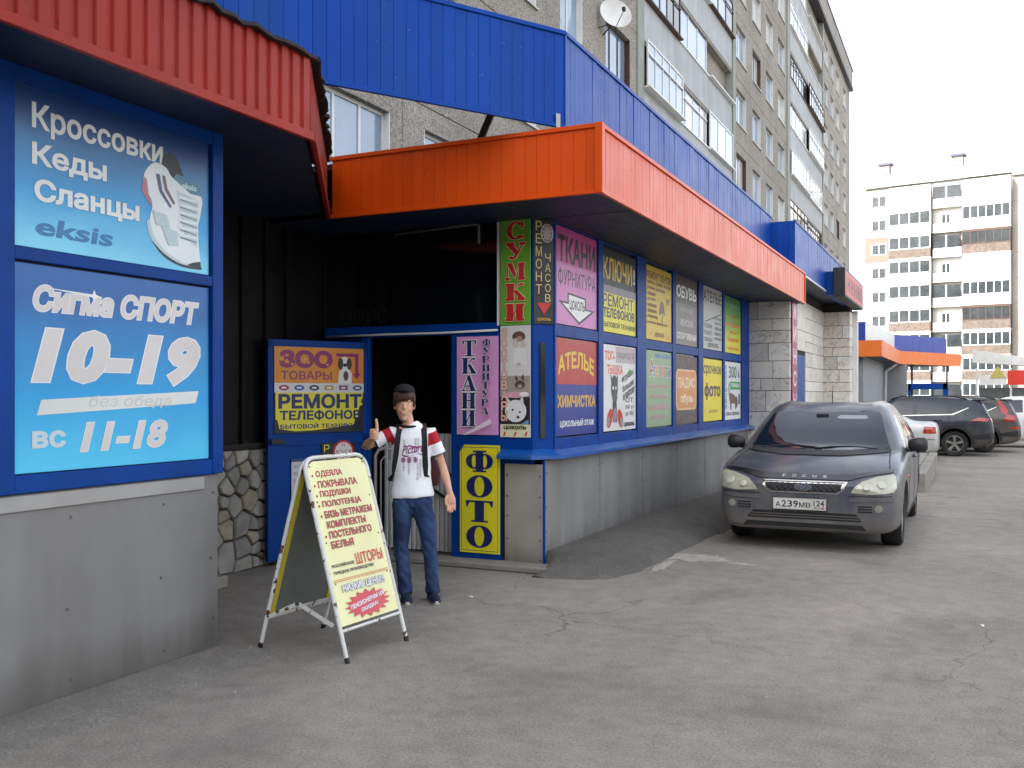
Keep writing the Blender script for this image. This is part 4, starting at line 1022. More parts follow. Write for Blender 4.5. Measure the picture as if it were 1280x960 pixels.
# lower row
s = pane_sign('poster', 'red over blue poster for tailoring and dry cleaning in yellow letters', .215, 1.235, 1.13, 2.0, ink('1e2f86'), G2)
s.rect(0, .53, 1, 1, ink('b32a22')); s.text('АТЕЛЬЕ', .05, .62, .93, .80, GOLD, .03, arc=.08, halo=(ink('7c1a14'), .02)); s.text('ХИМЧИСТКА', .04, .29, .97, .42, ink('d8a93a'), .03); s.text('ЦОКОЛЬНЫЙ ЭТАЖ', .10, .08, .93, .17, WHT, .025); s.done()
s = pane_sign('poster', 'white toy poster with a black toy animal in red boots and handwritten lines', 1.43, 2.44, 1.13, 2.0, ink('dfdcd8'), G2)
OR = ink('e2542a'); s.rect(.36, .80, .98, .99, ink('b9a7a9')); s.text('ТОП-', .04, .82, .34, .93, OR, .03); s.text('ТЫШКА', .10, .66, .58, .77, OR, .02); s.text('скидки до 50', .40, .84, .95, .94, ink('5d5560'), .0)
K_ = ink('1d1a1e')
s.ell(.32, .50, .10, .13, K_); s.poly([(.22, .56), (.20, .66), (.27, .60)], K_); s.poly([(.36, .60), (.42, .66), (.42, .55)], K_); s.ell(.33, .40, .075, .07, ink('4a464c')); s.ell(.28, .50, .018, .02, WHT); s.ell(.36, .50, .018, .02, WHT)
s.poly([(.28, .10), (.26, .34), (.38, .34), (.40, .10)], K_); s.ell(.33, .18, .05, .08, ink('8c868a')); s.ell(.18, .15, .11, .07, REDK, .9); s.ell(.50, .14, .11, .07, REDK, -.9); s.ell(.14, .11, .06, .04, ink('8f8d8c'), .9); s.ell(.54, .09, .06, .04, ink('8f8d8c'), -.9)
for i, (t, x, z) in enumerate((('игрушки', .54, .60), ('большие', .56, .50), ('и мягкие', .58, .40))): s.text(t, x, z, x + .38, z + .08, K_, .008, .2, rot=.25)
for t, z in (('от', .33), ('50 р', .24), ('до 900', .16)): s.text(t, .66, z, .92, z + .06, ink('6b5a62'), 0)
s.text('цоколь', .62, .03, .95, .09, K_, .02); s.poly([(.72, .68), (.80, .73), (.90, .70), (.82, .66)], ink('4d8a48')); s.done()
s = pane_sign('poster', 'sage green poster with tall multicoloured letters', 2.79, 3.82, 1.13, 2.0, ink('93a983'), G2)
s.text('магазин', .36, .91, .96, .97, ink('3f6fb0'), .02)
for i, (ch, c) in enumerate(zip('Ассорти', ('a8384c', '5d8fc4', 'c8a23a', 'b84a8a', 'd86a32', '4f8a5c', '7a4a9a'))):
    x = .14 + i * .122; s.text(ch, x, .66, x + (.17 if i == 0 else .10), .88 if i == 0 else .80, ink(c), .02, halo=(WHT, .03))
for i, t in enumerate(('Канцтовары', 'бижутерия', 'косметика', 'подарки')): s.text(t, .10 + .08 * (i % 2), .50 - i * .14, .90 - .1 * (i % 2), .57 - i * .14, ink('d8a9b4'), .015)
s.done()
s = pane_sign('poster', 'brown leather look poster with an orange rounded plate', 3.975, 5.035, 1.13, 1.99, mat('creased brown print', '5d4a42', .5, var=.35, vscale=9, bump=.3, bscale=14), G2)
def rrect(x0, z0, x1, z1, r, asp=1.2):
    p = []
    for cx, cz, a0 in ((x1 - r, z0 + r * asp, -90), (x1 - r, z1 - r * asp, 0), (x0 + r, z1 - r * asp, 90), (x0 + r, z0 + r * asp, 180)):
        p += [(cx + r * math.cos(R(a0 + 18 * k)), cz + r * asp * math.sin(R(a0 + 18 * k))) for k in range(6)]
    return p
s.poly(rrect(.04, .20, .96, .80, .10), ink('e6b684'), 'plate'); s.poly(rrect(.07, .23, .93, .77, .09), ink('d98f4e'), 'plate'); s.text('ЛАДИС', .12, .50, .90, .68, ink('efd9bd'), .01); s.text('обувь', .24, .28, .80, .44, ink('efd9bd'), .02); s.done()
s = pane_sign('poster', 'bright yellow urgent photo poster with purple letters', 5.33, 6.435, 1.13, 1.99, ink('e8d21c'), G2)
s.text('срочное', .04, .72, .96, .90, ink('4b1f3c'), .02); s.text('фото', .08, .34, .92, .62, ink('4b1f3c'), .035); s.text('цоколь', .30, .12, .74, .18, ink('6d4a20'), .01); s.done()
s = pane_sign('poster', 'white pet goods poster with a brown cat', 6.585, 7.695, 1.12, 1.99, ink('d9dbd8'), G2)
s.column('РЕПТИЛИИ', .06, .18, .15, .94, ink('3f6a78'), serif=False, bold=.01); s.text('300', .26, .72, .74, .93, ink('3a5f52'), .01); s.poly([(.82, .74), (.88, .92), (.92, .74)], ink('3a5f52'))
s.rect(.34, .52, .96, .66, ink('4c9a58')); s.text('товары', .40, .55, .90, .63, WHT, .015); BR = ink('6a5244')
s.poly([(.30, .38), (.36, .46), (.52, .44), (.66, .40), (.74, .34), (.74, .22), (.66, .18), (.64, .26), (.50, .28), (.42, .26), (.42, .18), (.36, .18), (.34, .30)], BR); s.ell(.72, .30, .09, .08, BR); s.poly([(.28, .40), (.24, .56), (.28, .66), (.30, .64), (.27, .55), (.33, .42)], BR)
s.text('1', .86, .26, .95, .44, ink('35506a'), .0); s.text('этаж цоколь', .08, .06, .90, .13, ink('555555'), .012); s.done()

# corner column of signs
s = Sign('vertical_sign', 'tall green sign with red letters stacked above the door corner', 'sign', (-.405, -.028, 2.10), 0, .285, .915, ink('6fb02e'), .012)
s.column('СУМКИ', .20, .02, .84, .985, REDK, halo=(ink('e6d9a8'), .005), gap=.16, st=.36, hair=.16); s.done()
s = Sign('vertical_sign', 'white pet shop sign with dog pictures under the green sign', 'sign', (-.405, -.028, 1.13), 0, .285, .965, ink('dcd8d4'), .012)
s.rect(0, .115, 1, .36, ink('2a2326')); s.rect(0, .36, 1, .55, ink('a89c93')); s.rect(0, 0, 1, .115, ink('e4dfb8'))
FU = ink('6b4a3c'); CR = ink('cfc3b8')
s.ell(.62, .90, .22, .16, FU); s.ell(.52, .84, .10, .16, CR); s.ell(.76, .82, .09, .16, CR); s.ell(.64, .88, .10, .09, ink('b48f78')); s.poly([(.44, .66), (.48, .80), (.84, .80), (.9, .64)], ink('e6e3df')); s.ell(.62, .655, .08, .05, ink('c9b9ac'))
s.ell(.66, .47, .17, .13, ink('5c4a44')); s.poly([(.52, .50), (.50, .56), (.60, .52)], ink('4b3a36')); s.poly([(.70, .53), (.78, .57), (.80, .50)], ink('4b3a36')); s.ell(.66, .455, .07, .06, ink('b7a497')); s.ell(.50, .38, .36, .10, ink('dba3b3')); s.ell(.8, .385, .16, .07, ink('efece8'))
s.ell(.52, .235, .36, .34, ink('e9e7e6')); s.poly([(.20, .28), (.22, .37), (.36, .31)], ink('e0dcda')); s.poly([(.62, .32), (.76, .37), (.80, .27)], ink('e0dcda')); s.ell(.42, .245, .035, .03, BLK); s.ell(.66, .225, .035, .03, BLK); s.ell(.60, .18, .05, .04, BLK); s.poly([(.5, .12), (.7, .12), (.95, .16), (.95, .118)], ink('6f9fc0'))
s.column('ЗООТОВАРЫ', .04, .14, .24, .985, ink('e8c0a4'), serif=False, halo=(ink('b0603c'), .02), gap=.12, bold=.02)
s.text('цоколь', .12, .065, .88, .105, ink('2d3a26'), .03)
for x in (.10, .46, .82): s.poly([(x, .012), (x + .05, .05), (x + .10, .045), (x + .06, .015)], REDK, 'arrow')
s.done()
ch = math.atan2(.171, .133); cd = Vector((math.cos(ch), math.sin(ch))); cn = Vector((cd.y, -cd.x))
p0 = Vector((-.115, -.006)) + cn * .014 + cd * .012
s = Sign('vertical_sign', 'narrow black watch repair sign on the chamfered corner', 'sign', (p0.x, p0.y, 2.105), ch, .195, .915, ink('1b1416'), .010)
s.column('РЕМОНТ', .10, .27, .40, .985, ink('d8c47a'), serif=False, gap=.24, bold=.0); s.column('ЧАСОВ', .56, .20, .84, .68, ink('d8c47a'), serif=False, gap=.2, bold=.0)
s.ell(.66, .86, .32, .42, ink('cfc6c4'), name='clock_face'); s.ell(.66, .86, .26, .36, ink('b9aeb0'), name='clock_face')
for a in range(12): s.ell(.66 + .22 * math.cos(a * math.pi / 6), .86 + .075 * math.sin(a * math.pi / 6), .04, .05, ink('6b3a3c'), name='clock_mark')
s.poly([(.14, .20), (.86, .20), (.50, .09)], REDK, 'arrow'); s.text('ЦОКОЛЬ', .16, .03, .86, .06, ink('d8a93a'), .02); s.done()
s = Sign('vertical_sign', 'pink fabric shop sign with navy book face letters beside the doorway', 'sign', (-.835, -.032, 1.145), 0, .41, .865, ink('dc9bcb'), .010)
s.column('ТКАНИ', .14, .08, .48, .97, NAVY, halo=(WHT, .008), gap=.10); s.column('ФУРНИТУРА', .66, .20, .85, .98, NAVY, halo=(ink('efd9ea'), .003), gap=.22)
s.poly([(.22, .0), (.32, .0), (.92, .12), (.87, .165)], ink('e6d7e2'), 'tape'); s.done()
s = Sign('vertical_sign', 'yellow photo sign with navy book face letters low beside the doorway', 'sign', (-.805, -.032, .105), 0, .395, .95, ink('e5d91f'), .010)
for x0, z0, x1, z1 in ((.04, .02, .96, .025), (.04, .975, .96, .98), (.04, .02, .05, .98), (.95, .02, .96, .98)): s.rect(x0, z0, x1, z1, NAVY)
s.column('ФОТО', .16, .04, .84, .965, NAVY, gap=.14, st=.34, hair=.08); s.poly([(-.001, .93), (-.001, 1.001), (.12, 1.001)], BLUEFRAME, 'peeled_corner'); s.done()

# kiosk posters
CY = [ink(h, .3) for h in ('0f4f8e', '1769a8', '2585c2', '3a9cd0', '5cb4dc', '8accE6')]
def glow(s, bands):
    for i, m in enumerate(bands): s.rect(0, i / len(bands), 1, (i + 1) / len(bands), m, 'print_ground')
def grad(name, a, b, c=None, axis=1):
    m = bpy.data.materials.new(name); m.use_nodes = True; N = m.node_tree.nodes; L = m.node_tree.links; b_ = N['Principled BSDF']; b_.inputs['Roughness'].default_value = .32
    tc = N.new('ShaderNodeTexCoord'); sp = N.new('ShaderNodeSeparateXYZ'); L.new(tc.outputs['Generated'], sp.inputs[0])
    n = N.new('ShaderNodeTexNoise'); n.inputs['Scale'].default_value = 2.2; n.inputs['Detail'].default_value = 3; L.new(tc.outputs['Generated'], n.inputs['Vector'])
    ad = N.new('ShaderNodeMath'); ad.operation = 'MULTIPLY_ADD'; ad.inputs[1].default_value = .35; L.new(n.outputs[0], ad.inputs[0]); L.new(sp.outputs['Z'], ad.inputs[2])
    r = N.new('ShaderNodeValToRGB'); e = r.color_ramp.elements; e[0].position = .15; e[1].position = 1.15; e[0].color = (*lin(a), 1); e[1].color = (*lin(b), 1)
    if c: x = e.new(.55); x.color = (*lin(c), 1)
    L.new(ad.outputs[0], r.inputs[0]); L.new(r.outputs[0], b_.inputs['Base Color']); return m
SHOE = grad('blue sneaker print', '7cd3ee', '0a3a78', '1593cf'); HOURS = grad('blue opening hours print', '52c8ec', '0a5aa0', '1199d6')
LET, SIL = ink('d3d3cf'), ink('dfe1de')
s = Sign('poster', 'blue sneaker poster with silver lettering high on the kiosk', 'poster', (-.695, -4.515, 2.19), H90, 1.255, .765, SHOE, .008)
s.text('Кроссовки', .075, .70, .72, .90, SIL, .02, halo=(ink('2a5f90'), .02)); s.text('Кеды', .075, .49, .42, .655, SIL, .025, halo=(ink('2a6fa8'), .02)); s.text('Сланцы', .085, .27, .59, .435, SIL, .03, halo=(ink('3a86b8'), .02))
s.text('eksis', .09, .085, .45, .20, ink('1a72ac'), .022, .1)
SW, SG, SD, SN = ink('dfe6e8'), ink('b9ccd2'), ink('22262c'), ink('4a7f98')
s.poly([(.70, .66), (.72, .80), (.76, .84), (.80, .82), (.84, .70), (.82, .62)], SD)
s.poly([(.61, .60), (.63, .68), (.68, .74), (.74, .72), (.78, .66), (.90, .62), (.955, .56), (.945, .44), (.93, .34), (.935, .20), (.945, .10), (.94, .05), (.88, .045), (.80, .08), (.72, .14), (.67, .22), (.645, .32), (.66, .42), (.65, .48), (.62, .53)], SW)
s.poly([(.60, .52), (.615, .62), (.63, .60), (.64, .50), (.66, .42), (.64, .44)], ink('b0707c')); s.poly([(.645, .32), (.67, .22), (.72, .14), (.80, .08), (.88, .045), (.87, .03), (.79, .06), (.70, .12), (.65, .20), (.63, .30)], SG)
s.poly([(.66, .18), (.72, .09), (.82, .035), (.94, .03), (.945, .05), (.87, .045), (.80, .06), (.72, .11)], SD); s.poly([(.86, .05), (.95, .03), (.945, .09), (.90, .075)], SD)
s.poly([(.78, .66), (.80, .70), (.94, .66), (.955, .58), (.88, .58)], SN); s.text('eksis', .83, .605, .92, .65, SG, .03)
s.poly([(.80, .58), (.93, .54), (.92, .20), (.85, .24)], SG)
for i in range(6): z = .535 - i * .055; s.poly([(.81, z + .012), (.93, z + .006), (.93, z - .012), (.81, z - .01)], SW, 'laces'); s.poly([(.82, z - .012), (.92, z - .03), (.92, z - .036), (.82, z - .02)], ink('59707c'), 'laces')
s.poly([(.68, .66), (.70, .54), (.76, .44), (.77, .45), (.715, .55), (.70, .66)], ink('4b4f78')); s.poly([(.715, .66), (.73, .56), (.78, .47), (.79, .48), (.745, .57), (.73, .66)], ink('7b5a72')); s.poly([(.71, .30), (.80, .28), (.81, .18), (.75, .17)], SG); s.poly([(.66, .40), (.74, .38), (.76, .30), (.68, .30)], SG)
s.done()
s = Sign('poster', 'blue opening hours poster with large white numerals below the sneaker poster', 'poster', (-.695, -4.515, 1.13), H90, 1.255, .985, HOURS, .008)
NU = ink('d2ccc9'); HL = ink('e3e4e2')
s.text('Сигма СПОРТ', .08, .775, .935, .905, NU, .035, .2, halo=(HL, .018), space=.98); s.poly([(.10, .895), (.35, .885), (.36, .87)], HL, 'comet'); s.poly([(.33, .878), (.35, .886), (.358, .91), (.366, .886), (.388, .878), (.366, .868), (.358, .845), (.35, .868)], WHT, 'comet')
s.text('10-19', .075, .425, .94, .70, NU, .045, .22, halo=(HL, .014), space=1.08)
s.poly([(.095, .275), (.915, .325), (.935, .395), (.115, .35)], ink('d6d9d4'), 'painted_bar'); s.text('без обеда', .33, .30, .77, .37, ink('c6c4bf'), .01, .2)
s.text('вс', .075, .115, .225, .20, ink('c3d0d6'), .03); s.text('11-18', .29, .085, .745, .235, NU, .03, .22, halo=(HL, .012)); s.done()

# open door leaf with its signs
dv = Vector((-.41, -.93)); da = math.atan2(-dv.y, -dv.x); dl = 1.0
leaf = thing('door_leaf', 'blue metal door leaf standing open with posters on it', 'door', (-1.80 + dv.normalized().x * dl, -.02 + dv.normalized().y * dl, .05), da)
box('panel', BLUEFRAME, 0, 0, 0, dl, .045, 1.93, leaf, .004)
m_ = MB(); m_.box(0, -.012, 1.0, dl, -.0005, 1.07).box(0, -.012, 1.86, dl, -.0005, 1.93).box(0, -.012, 0, .05, -.0005, 1.93).box(dl - .05, -.012, 0, dl, -.0005, 1.93); m_.build('stiffener', BLUEFRAME, leaf)
for z in (.25, 1.03, 1.7): MB().lathe([(0, -.05), (.016, -.05), (.016, .06), (0, .06)], 8, (dl + .012, .02, z)).build('hinge', BLACKSTEEL, leaf)
MB().box(.02, -.035, 1.02, .15, -.0125, 1.06).build('latch', BLACKSTEEL, leaf)
dirv = dv.normalized()
def leaf_pt(x, z, out=.016):
    nx_, ny_ = math.sin(da), -math.cos(da)
    return (leaf.location.x + math.cos(da) * x + nx_ * out, leaf.location.y + math.sin(da) * x + ny_ * out, .05 + z)
s = Sign('poster', 'orange pet goods poster with a dog above a torn yellow phone repair poster', 'poster', leaf_pt(.055, 1.11), da, .90, .76, None)
MB().box(0, 0, 0, .90, .003, .76).build('board', ink('1b1a22'), s.root)
s.rect(0, .58, 1, 1, ink('dc8a1e')); MG = ink('8d1c60')
s.text('ЗОО', .05, .755, .64, .965, MG, .05); s.text('ТОВАРЫ', .07, .62, .63, .72, MG, .015)
for x, z in ((.13, .84), (.19, .80), (.33, .86), (.37, .82), (.55, .85), (.58, .80)): s.ell(x, z, .014, .012, ink('dca04a'), name='paw_dot')
s.rect(.68, .90, .94, .94, MG, 'arrow'); s.rect(.90, .70, .94, .94, MG, 'arrow'); s.poly([(.87, .70), (.97, .70), (.92, .63)], MG, 'arrow')
s.poly([(.70, .58), (.71, .72), (.80, .80), (.86, .70), (.86, .58)], WHT); s.ell(.775, .83, .065, .06, WHT); s.ell(.73, .815, .03, .06, ink('3a2620')); s.ell(.83, .815, .03, .06, ink('3a2620')); s.ell(.78, .80, .022, .018, BLK); s.ell(.79, .67, .03, .05, ink('5a3c2c'))
s.rect(0, .47, 1, .58, ink('d8d6da'))
for i, (h, t) in enumerate((('b02a34', ''), ('35549c', ''), ('22242a', ''), ('b39a3c', ''), ('7c2a6c', ''), ('4a5a7c', ''))):
    x = .05 + i * .165
    s.ell(x + .05, .525, .055, .028, ink(h), name='brand_mark') if i not in (3, 4) else s.rect(x, .50, x + .10, .555, ink(h), 'brand_mark')
    s.ell(x + .05, .525, .03, .010, ink('e6e6ea'), name='brand_mark')
s.poly([(.01, .47), (.99, .47), (.985, .40), (.965, .36), (.99, .33), (.95, .30), (.93, .22), (.95, .18), (.90, .16), (.88, .08), (.70, .06), (.55, .04), (.42, .025), (.22, .02), (.05, .05), (.03, .15), (0.01, .16)], YEL, 'torn_paper')
s.text('РЕМОНТ', .04, .28, .975, .455, NAVY, .035); s.text('ТЕЛЕФОНОВ', .055, .145, .96, .265, NAVY, .03); s.text('БЫТОВОЙ ТЕХНИКИ', .06, .05, .90, .115, NAVY, .025)
s.done()
s = Sign('poster', 'small black sign with a red rimmed clock on the door leaf', 'sign', leaf_pt(.52, .84), da, .36, .17, ink('18161a'), .004)
s.text('Р', .06, .52, .22, .92, YEL, .0); s.text('Е', .06, .05, .2, .40, YEL, 0)
s.ell(.62, .5, .30, .30, REDK, name='clock_face'); s.ell(.62, .5, .25, .25, WHT, name='clock_face')
s.text('9', .40, .40, .47, .60, REDK, .02); s.text('3', .77, .40, .84, .60, REDK, .02); s.text('12', .57, .80, .67, .95, REDK, .02); s.text('6', .59, .05, .65, .20, REDK, .02); s.poly([(.50, .62), (.62, .48), (.63, .50), (.51, .64)], BLK, 'clock_hand'); s.poly([(.61, .49), (.72, .62), (.73, .60), (.62, .47)], BLK, 'clock_hand'); s.done()
s = Sign('paper_notice', 'white paper notice pasted on the open blue door', 'notice', leaf_pt(.22, .52), da, .30, .36, ink('cfcfd2'), .003)
for i, t in enumerate(('АВТОРСКИЕ РАБОТЫ', 'изготовление на заказ', 'ремонт и пошив', 'этаж цокольный')): s.text(t, .06, .78 - i * .17, .94, .85 - i * .17, ink('76767e'), 0)
s.rect(0, .93, 1, 1, ink('2b3f78')); s.done()
s = Sign('banner', 'magenta vertical banner with pale letters on the marble pillar', 'banner', (.70, 8.36, .9), H90, .5, 2.55, ink('8a2456'), .012)
s.column('ДЖИНСЫ', .2, .12, .8, .98, ink('d9c9cf'), serif=False, gap=.3); s.rect(0, 0, 1, .12, ink('3c3340')); s.done()
# ------------------------------------------------------------------ folding pavement sign
def add_hall_text():
    hs_ = Sign('', '', '', None, 0, 1.5, .16, None, root=shop)
    hs_.text('ОРИГИНАЛЬНЫЕ ПРИКОЛЬНЫЕ', 0, 0, 1, 1, ink('8a7c22'), .01)
    for (nm, mn), (b, m) in hs_.parts.items():
        o = b.build('hall_lettering', m, shop, fix=False); o.location = (-2.2, 3.59, 1.32)
    hs_ = Sign('', '', '', None, 0, .5, .14, None, root=shop)
    hs_.text('ОФИС', 0, 0, 1, 1, ink('17160f'), .0)
    for (nm, mn), (b, m) in hs_.parts.items():
        o = b.build('transom_lettering', m, shop, fix=False); o.location = (-2.1, .018, 2.16)
add_hall_text()
PEEL = mat('peeling white paint', 'd6d6d0', .45, var=.08, chips='5a3a28', camt=.40, dirt='8a8478', damt=.3)
ab = thing('pavement_sign', 'pale yellow folding pavement sign on a chipped white tube frame in front of the boy', 'pavement sign', (-.16, -2.78, 0), R(86))
AW, AH, SP = .56, 1.13, .33          # width, height, half spread of the feet
tl = math.atan2(SP, AH)
def leafside(sgn, board_m, back_m, nm):
    """one leaf: tube hoop with a board in it, leaning from the ridge to the feet (sgn -1 = printed front)"""
    e = bpy.data.objects.new(nm, None); col.objects.link(e); e.parent = ab
    e.location = (0, sgn * SP, 0); e.rotation_euler = (sgn * tl * 1, 0, 0)
    L_ = math.hypot(AH, SP); r = .085; pts = [(-AW / 2, 0, 0), (-AW / 2, 0, L_ - r)]
    pts += [(-AW / 2 + r - r * math.cos(R(a)), 0, L_ - r + r * math.sin(R(a))) for a in (22, 45, 67, 90)]
    pts += [(AW / 2 - r + r * math.sin(R(a)), 0, L_ - r + r * math.cos(R(a))) for a in (0, 23, 45, 68, 90)] + [(AW / 2, 0, 0)]
    MB().tube(pts, .0125, 10).build('tube_frame', PEEL, e, smooth=50)
    for x in (-AW / 2, AW / 2): MB().tube([(x, 0, -.004), (x, 0, .03)], .0145, 10).build('foot_cap', BLACKSTEEL, e)
    hw = AW / 2 - .012; z0, z1 = .20, L_ - .022; c = .06
    o = [(-hw, z0), (hw, z0), (hw, z1 - c), (hw - .02, z1 - .02), (hw - c, z1), (-hw + c, z1), (-hw + .02, z1 - .02), (-hw, z1 - c)]
    MB().prism(o, lambda p, q, y: (p, y, q), -.003, .003).build('board', board_m, e)
    return e, hw, z0, z1
CREAM = mat('pale yellow print', 'e3e0a6', .35, var=.05, dirt='a89f78', damt=.3, streak=True)
fr_, hw, z0, z1 = leafside(-1, CREAM, None, 'front_leaf')
bk_, _, _, _ = leafside(1, mat('grey board back', '6d706e', .6, var=.12, dirt='4d4d4a', damt=.4), None, 'back_leaf')
for sx in (-1, 1): MB().box(sx * (AW / 2 - .03) - .018, -.010, .22, sx * (AW / 2 - .03) + .018, -.0035, 1.08).build('yellow_edge', mat('faded yellow edge', 'c9b928', .5, var=.1), bk_)
MB().box(-AW / 2, -.012, .19, AW / 2, -.004, .22).build('cross_bar', PEEL, bk_)
MB().tube([(-AW / 2, 0, .175), (AW / 2, 0, .175)], .009, 8).build('cross_bar', PEEL, fr_)
for sx in (-1, 1):   # folding stay, knee raised
    x = sx * (AW / 2 + .016); a = (x, -SP + .09, .20); k = (x, .02, .30); b = (x, SP - .09, .20)
    for p, q in ((a, k), (k, b)):
        pv_, qv = Vector(p), Vector(q); m_ = MB(); d = (qv - pv_).normalized(); u = Vector((0, -d.z, d.y)) * .011; w_ = Vector((.004, 0, 0))
        m_.add([pv_ - u - w_, pv_ + u - w_, pv_ + u + w_, pv_ - u + w_, qv - u - w_, qv + u - w_, qv + u + w_, qv - u + w_], [(0, 1, 2, 3), (7, 6, 5, 4), (0, 4, 5, 1), (1, 5, 6, 2), (2, 6, 7, 3), (3, 7, 4, 0)])
        m_.build('folding_stay', PEEL, ab)
    MB().lathe([(0, -.01), (.014, -.01), (.014, .01), (0, .01)], 10, k, 'x').build('stay_pin', SCREW, ab)
s = Sign('', '', '', None, 0, 2 * hw, z1 - z0, None, root=fr_)
s.k = 24
CRI = ink('b3243a'); CRD = ink('4a1a26')
lines = ['ОДЕЯЛА', 'ПОКРЫВАЛА', 'ПОДУШКИ', 'ПОЛОТЕНЦА', 'БЯЗЬ МЕТРАЖЕМ', 'КОМПЛЕКТЫ', 'ПОСТЕЛЬНОГО', 'БЕЛЬЯ']
for i, t in enumerate(lines):
    z = .895 - i * .0625; w = .073 * len(t) * (.90 if len(t) > 10 else 1.0)
    if i != 5 and i != 7: s.ell(.065, z + .016, .014, .014, CRI, name='bullet')
    s.text(t, .12, z, min(.93, .12 + w), z + .044, CRI, .016, halo=(CRD, .014))
s.text('ШТОРЫ', .46, .335, .93, .405, ink('cf2a2a'), .012)
s.text('РОССИЙСКОЕ', .05, .345, .42, .368, BLK, .03); s.text('ТУРЕЦКОЕ ПРОИЗВОДСТВО', .05, .300, .74, .322, BLK, .03)
s.rect(.03, .268, .97, .272, ink('c8742e')); s.rect(.03, .258, .97, .262, ink('c8742e'))
s.text('НИЗКИЕ ЦЕНЫ!!!', .14, .185, .86, .235, WHT, .02, halo=(ink('2a4a86'), .03))
st = []
for k in range(32):
    a = 2 * math.pi * k / 32; r = 1 if k % 2 == 0 else .72; st.append((.5 + .40 * r * math.cos(a), .095 + .085 * r * math.sin(a)))
s.poly(st, ink('c9404a'), 'burst')
s.text('ПЕНСИОНЕРАМ 15%', .20, .098, .80, .125, WHT, .02, halo=(ink('5a4a8a'), .03), rot=.12); s.text('СКИДКА!', .36, .055, .66, .082, WHT, .02, halo=(ink('5a4a8a'), .03), rot=.12)
for (nm, mn), (b, m) in s.parts.items():
    o = b.build(nm, m, fr_, fix=False); o.location = (-hw, 0, z0)
bs = MB(); 
for x in (-.9, .9):
    for z in (.25, .5, .75, .97): bs.lathe([(0, -.0035), (.006, -.0035), (.005, -.006), (0, -.0065)], 8, (x * hw, 0, z0 + (z1 - z0) * (z - .0)), 'y')
setp(bs.build('rivet_heads', SCREW, fr_, fix=False), kind='stuff')
# ------------------------------------------------------------------ vehicles
def catmull(p, t):
    n = len(p) - 1; i = min(int(t), n - 1); u = t - i
    a, b, c, d = p[max(i - 1, 0)], p[i], p[i + 1], p[min(i + 2, n)]
    return tuple(.5 * ((2 * b[k]) + (-a[k] + c[k]) * u + (2 * a[k] - 5 * b[k] + 4 * c[k] - d[k]) * u * u + (-a[k] + 3 * b[k] - 3 * c[k] + d[k]) * u ** 3) for k in range(len(b)))
def car_shell(st, arches, sub=4, rsub=3):
    """st: stations (y, [(x,z)...] half ring from bottom centre to top centre). Lofted, mirrored, wheel arches cut"""
    n = len(st); rings = []
    N_ = (n - 1) * sub
    for i in range(N_ + 1):
        t = i / sub
        y = catmull([(s_[0],) for s_ in st], t)[0]
        hp = [catmull([s_[1][k] for s_ in st], t) for k in range(len(st[0][1]))]
        fine = [catmull(hp, j / rsub) for j in range((len(hp) - 1) * rsub + 1)]
        fine = [(max(0, x), z) for x, z in fine]
        ring = [(x, y, z) for x, z in fine] + [(-x, y, z) for x, z in reversed(fine[1:-1])]
        rings.append(ring)
    m_ = MB().loft(rings); me = m_.mesh('shell')
    bm = bmesh.new(); bm.from_mesh(me); bmesh.ops.recalc_face_normals(bm, faces=bm.faces); bm.to_mesh(me); bm.free()
    o = bpy.data.objects.new('shell', me)
    bvh = BVHTree.FromPolygons([v.co.copy() for v in me.vertices], [tuple(p.vertices) for p in me.polygons])
    cut = MB()
    for y, z, r, x0 in arches:
        for sx in (-1, 1):
            a, b = sorted((sx * x0, sx * 1.3)); cut.lathe([(0, a), (r, a), (r, b), (0, b)], 36, (0, y, z), 'x')
    co = cut.build('cut', None); md = o.modifiers.new('b', 'BOOLEAN'); md.operation = 'DIFFERENCE'; md.object = co; md.solver = 'EXACT'
    col.objects.unlink(co); me2 = evaluated(o, (co,))
    shade(me2, 38)
    return me2, bvh
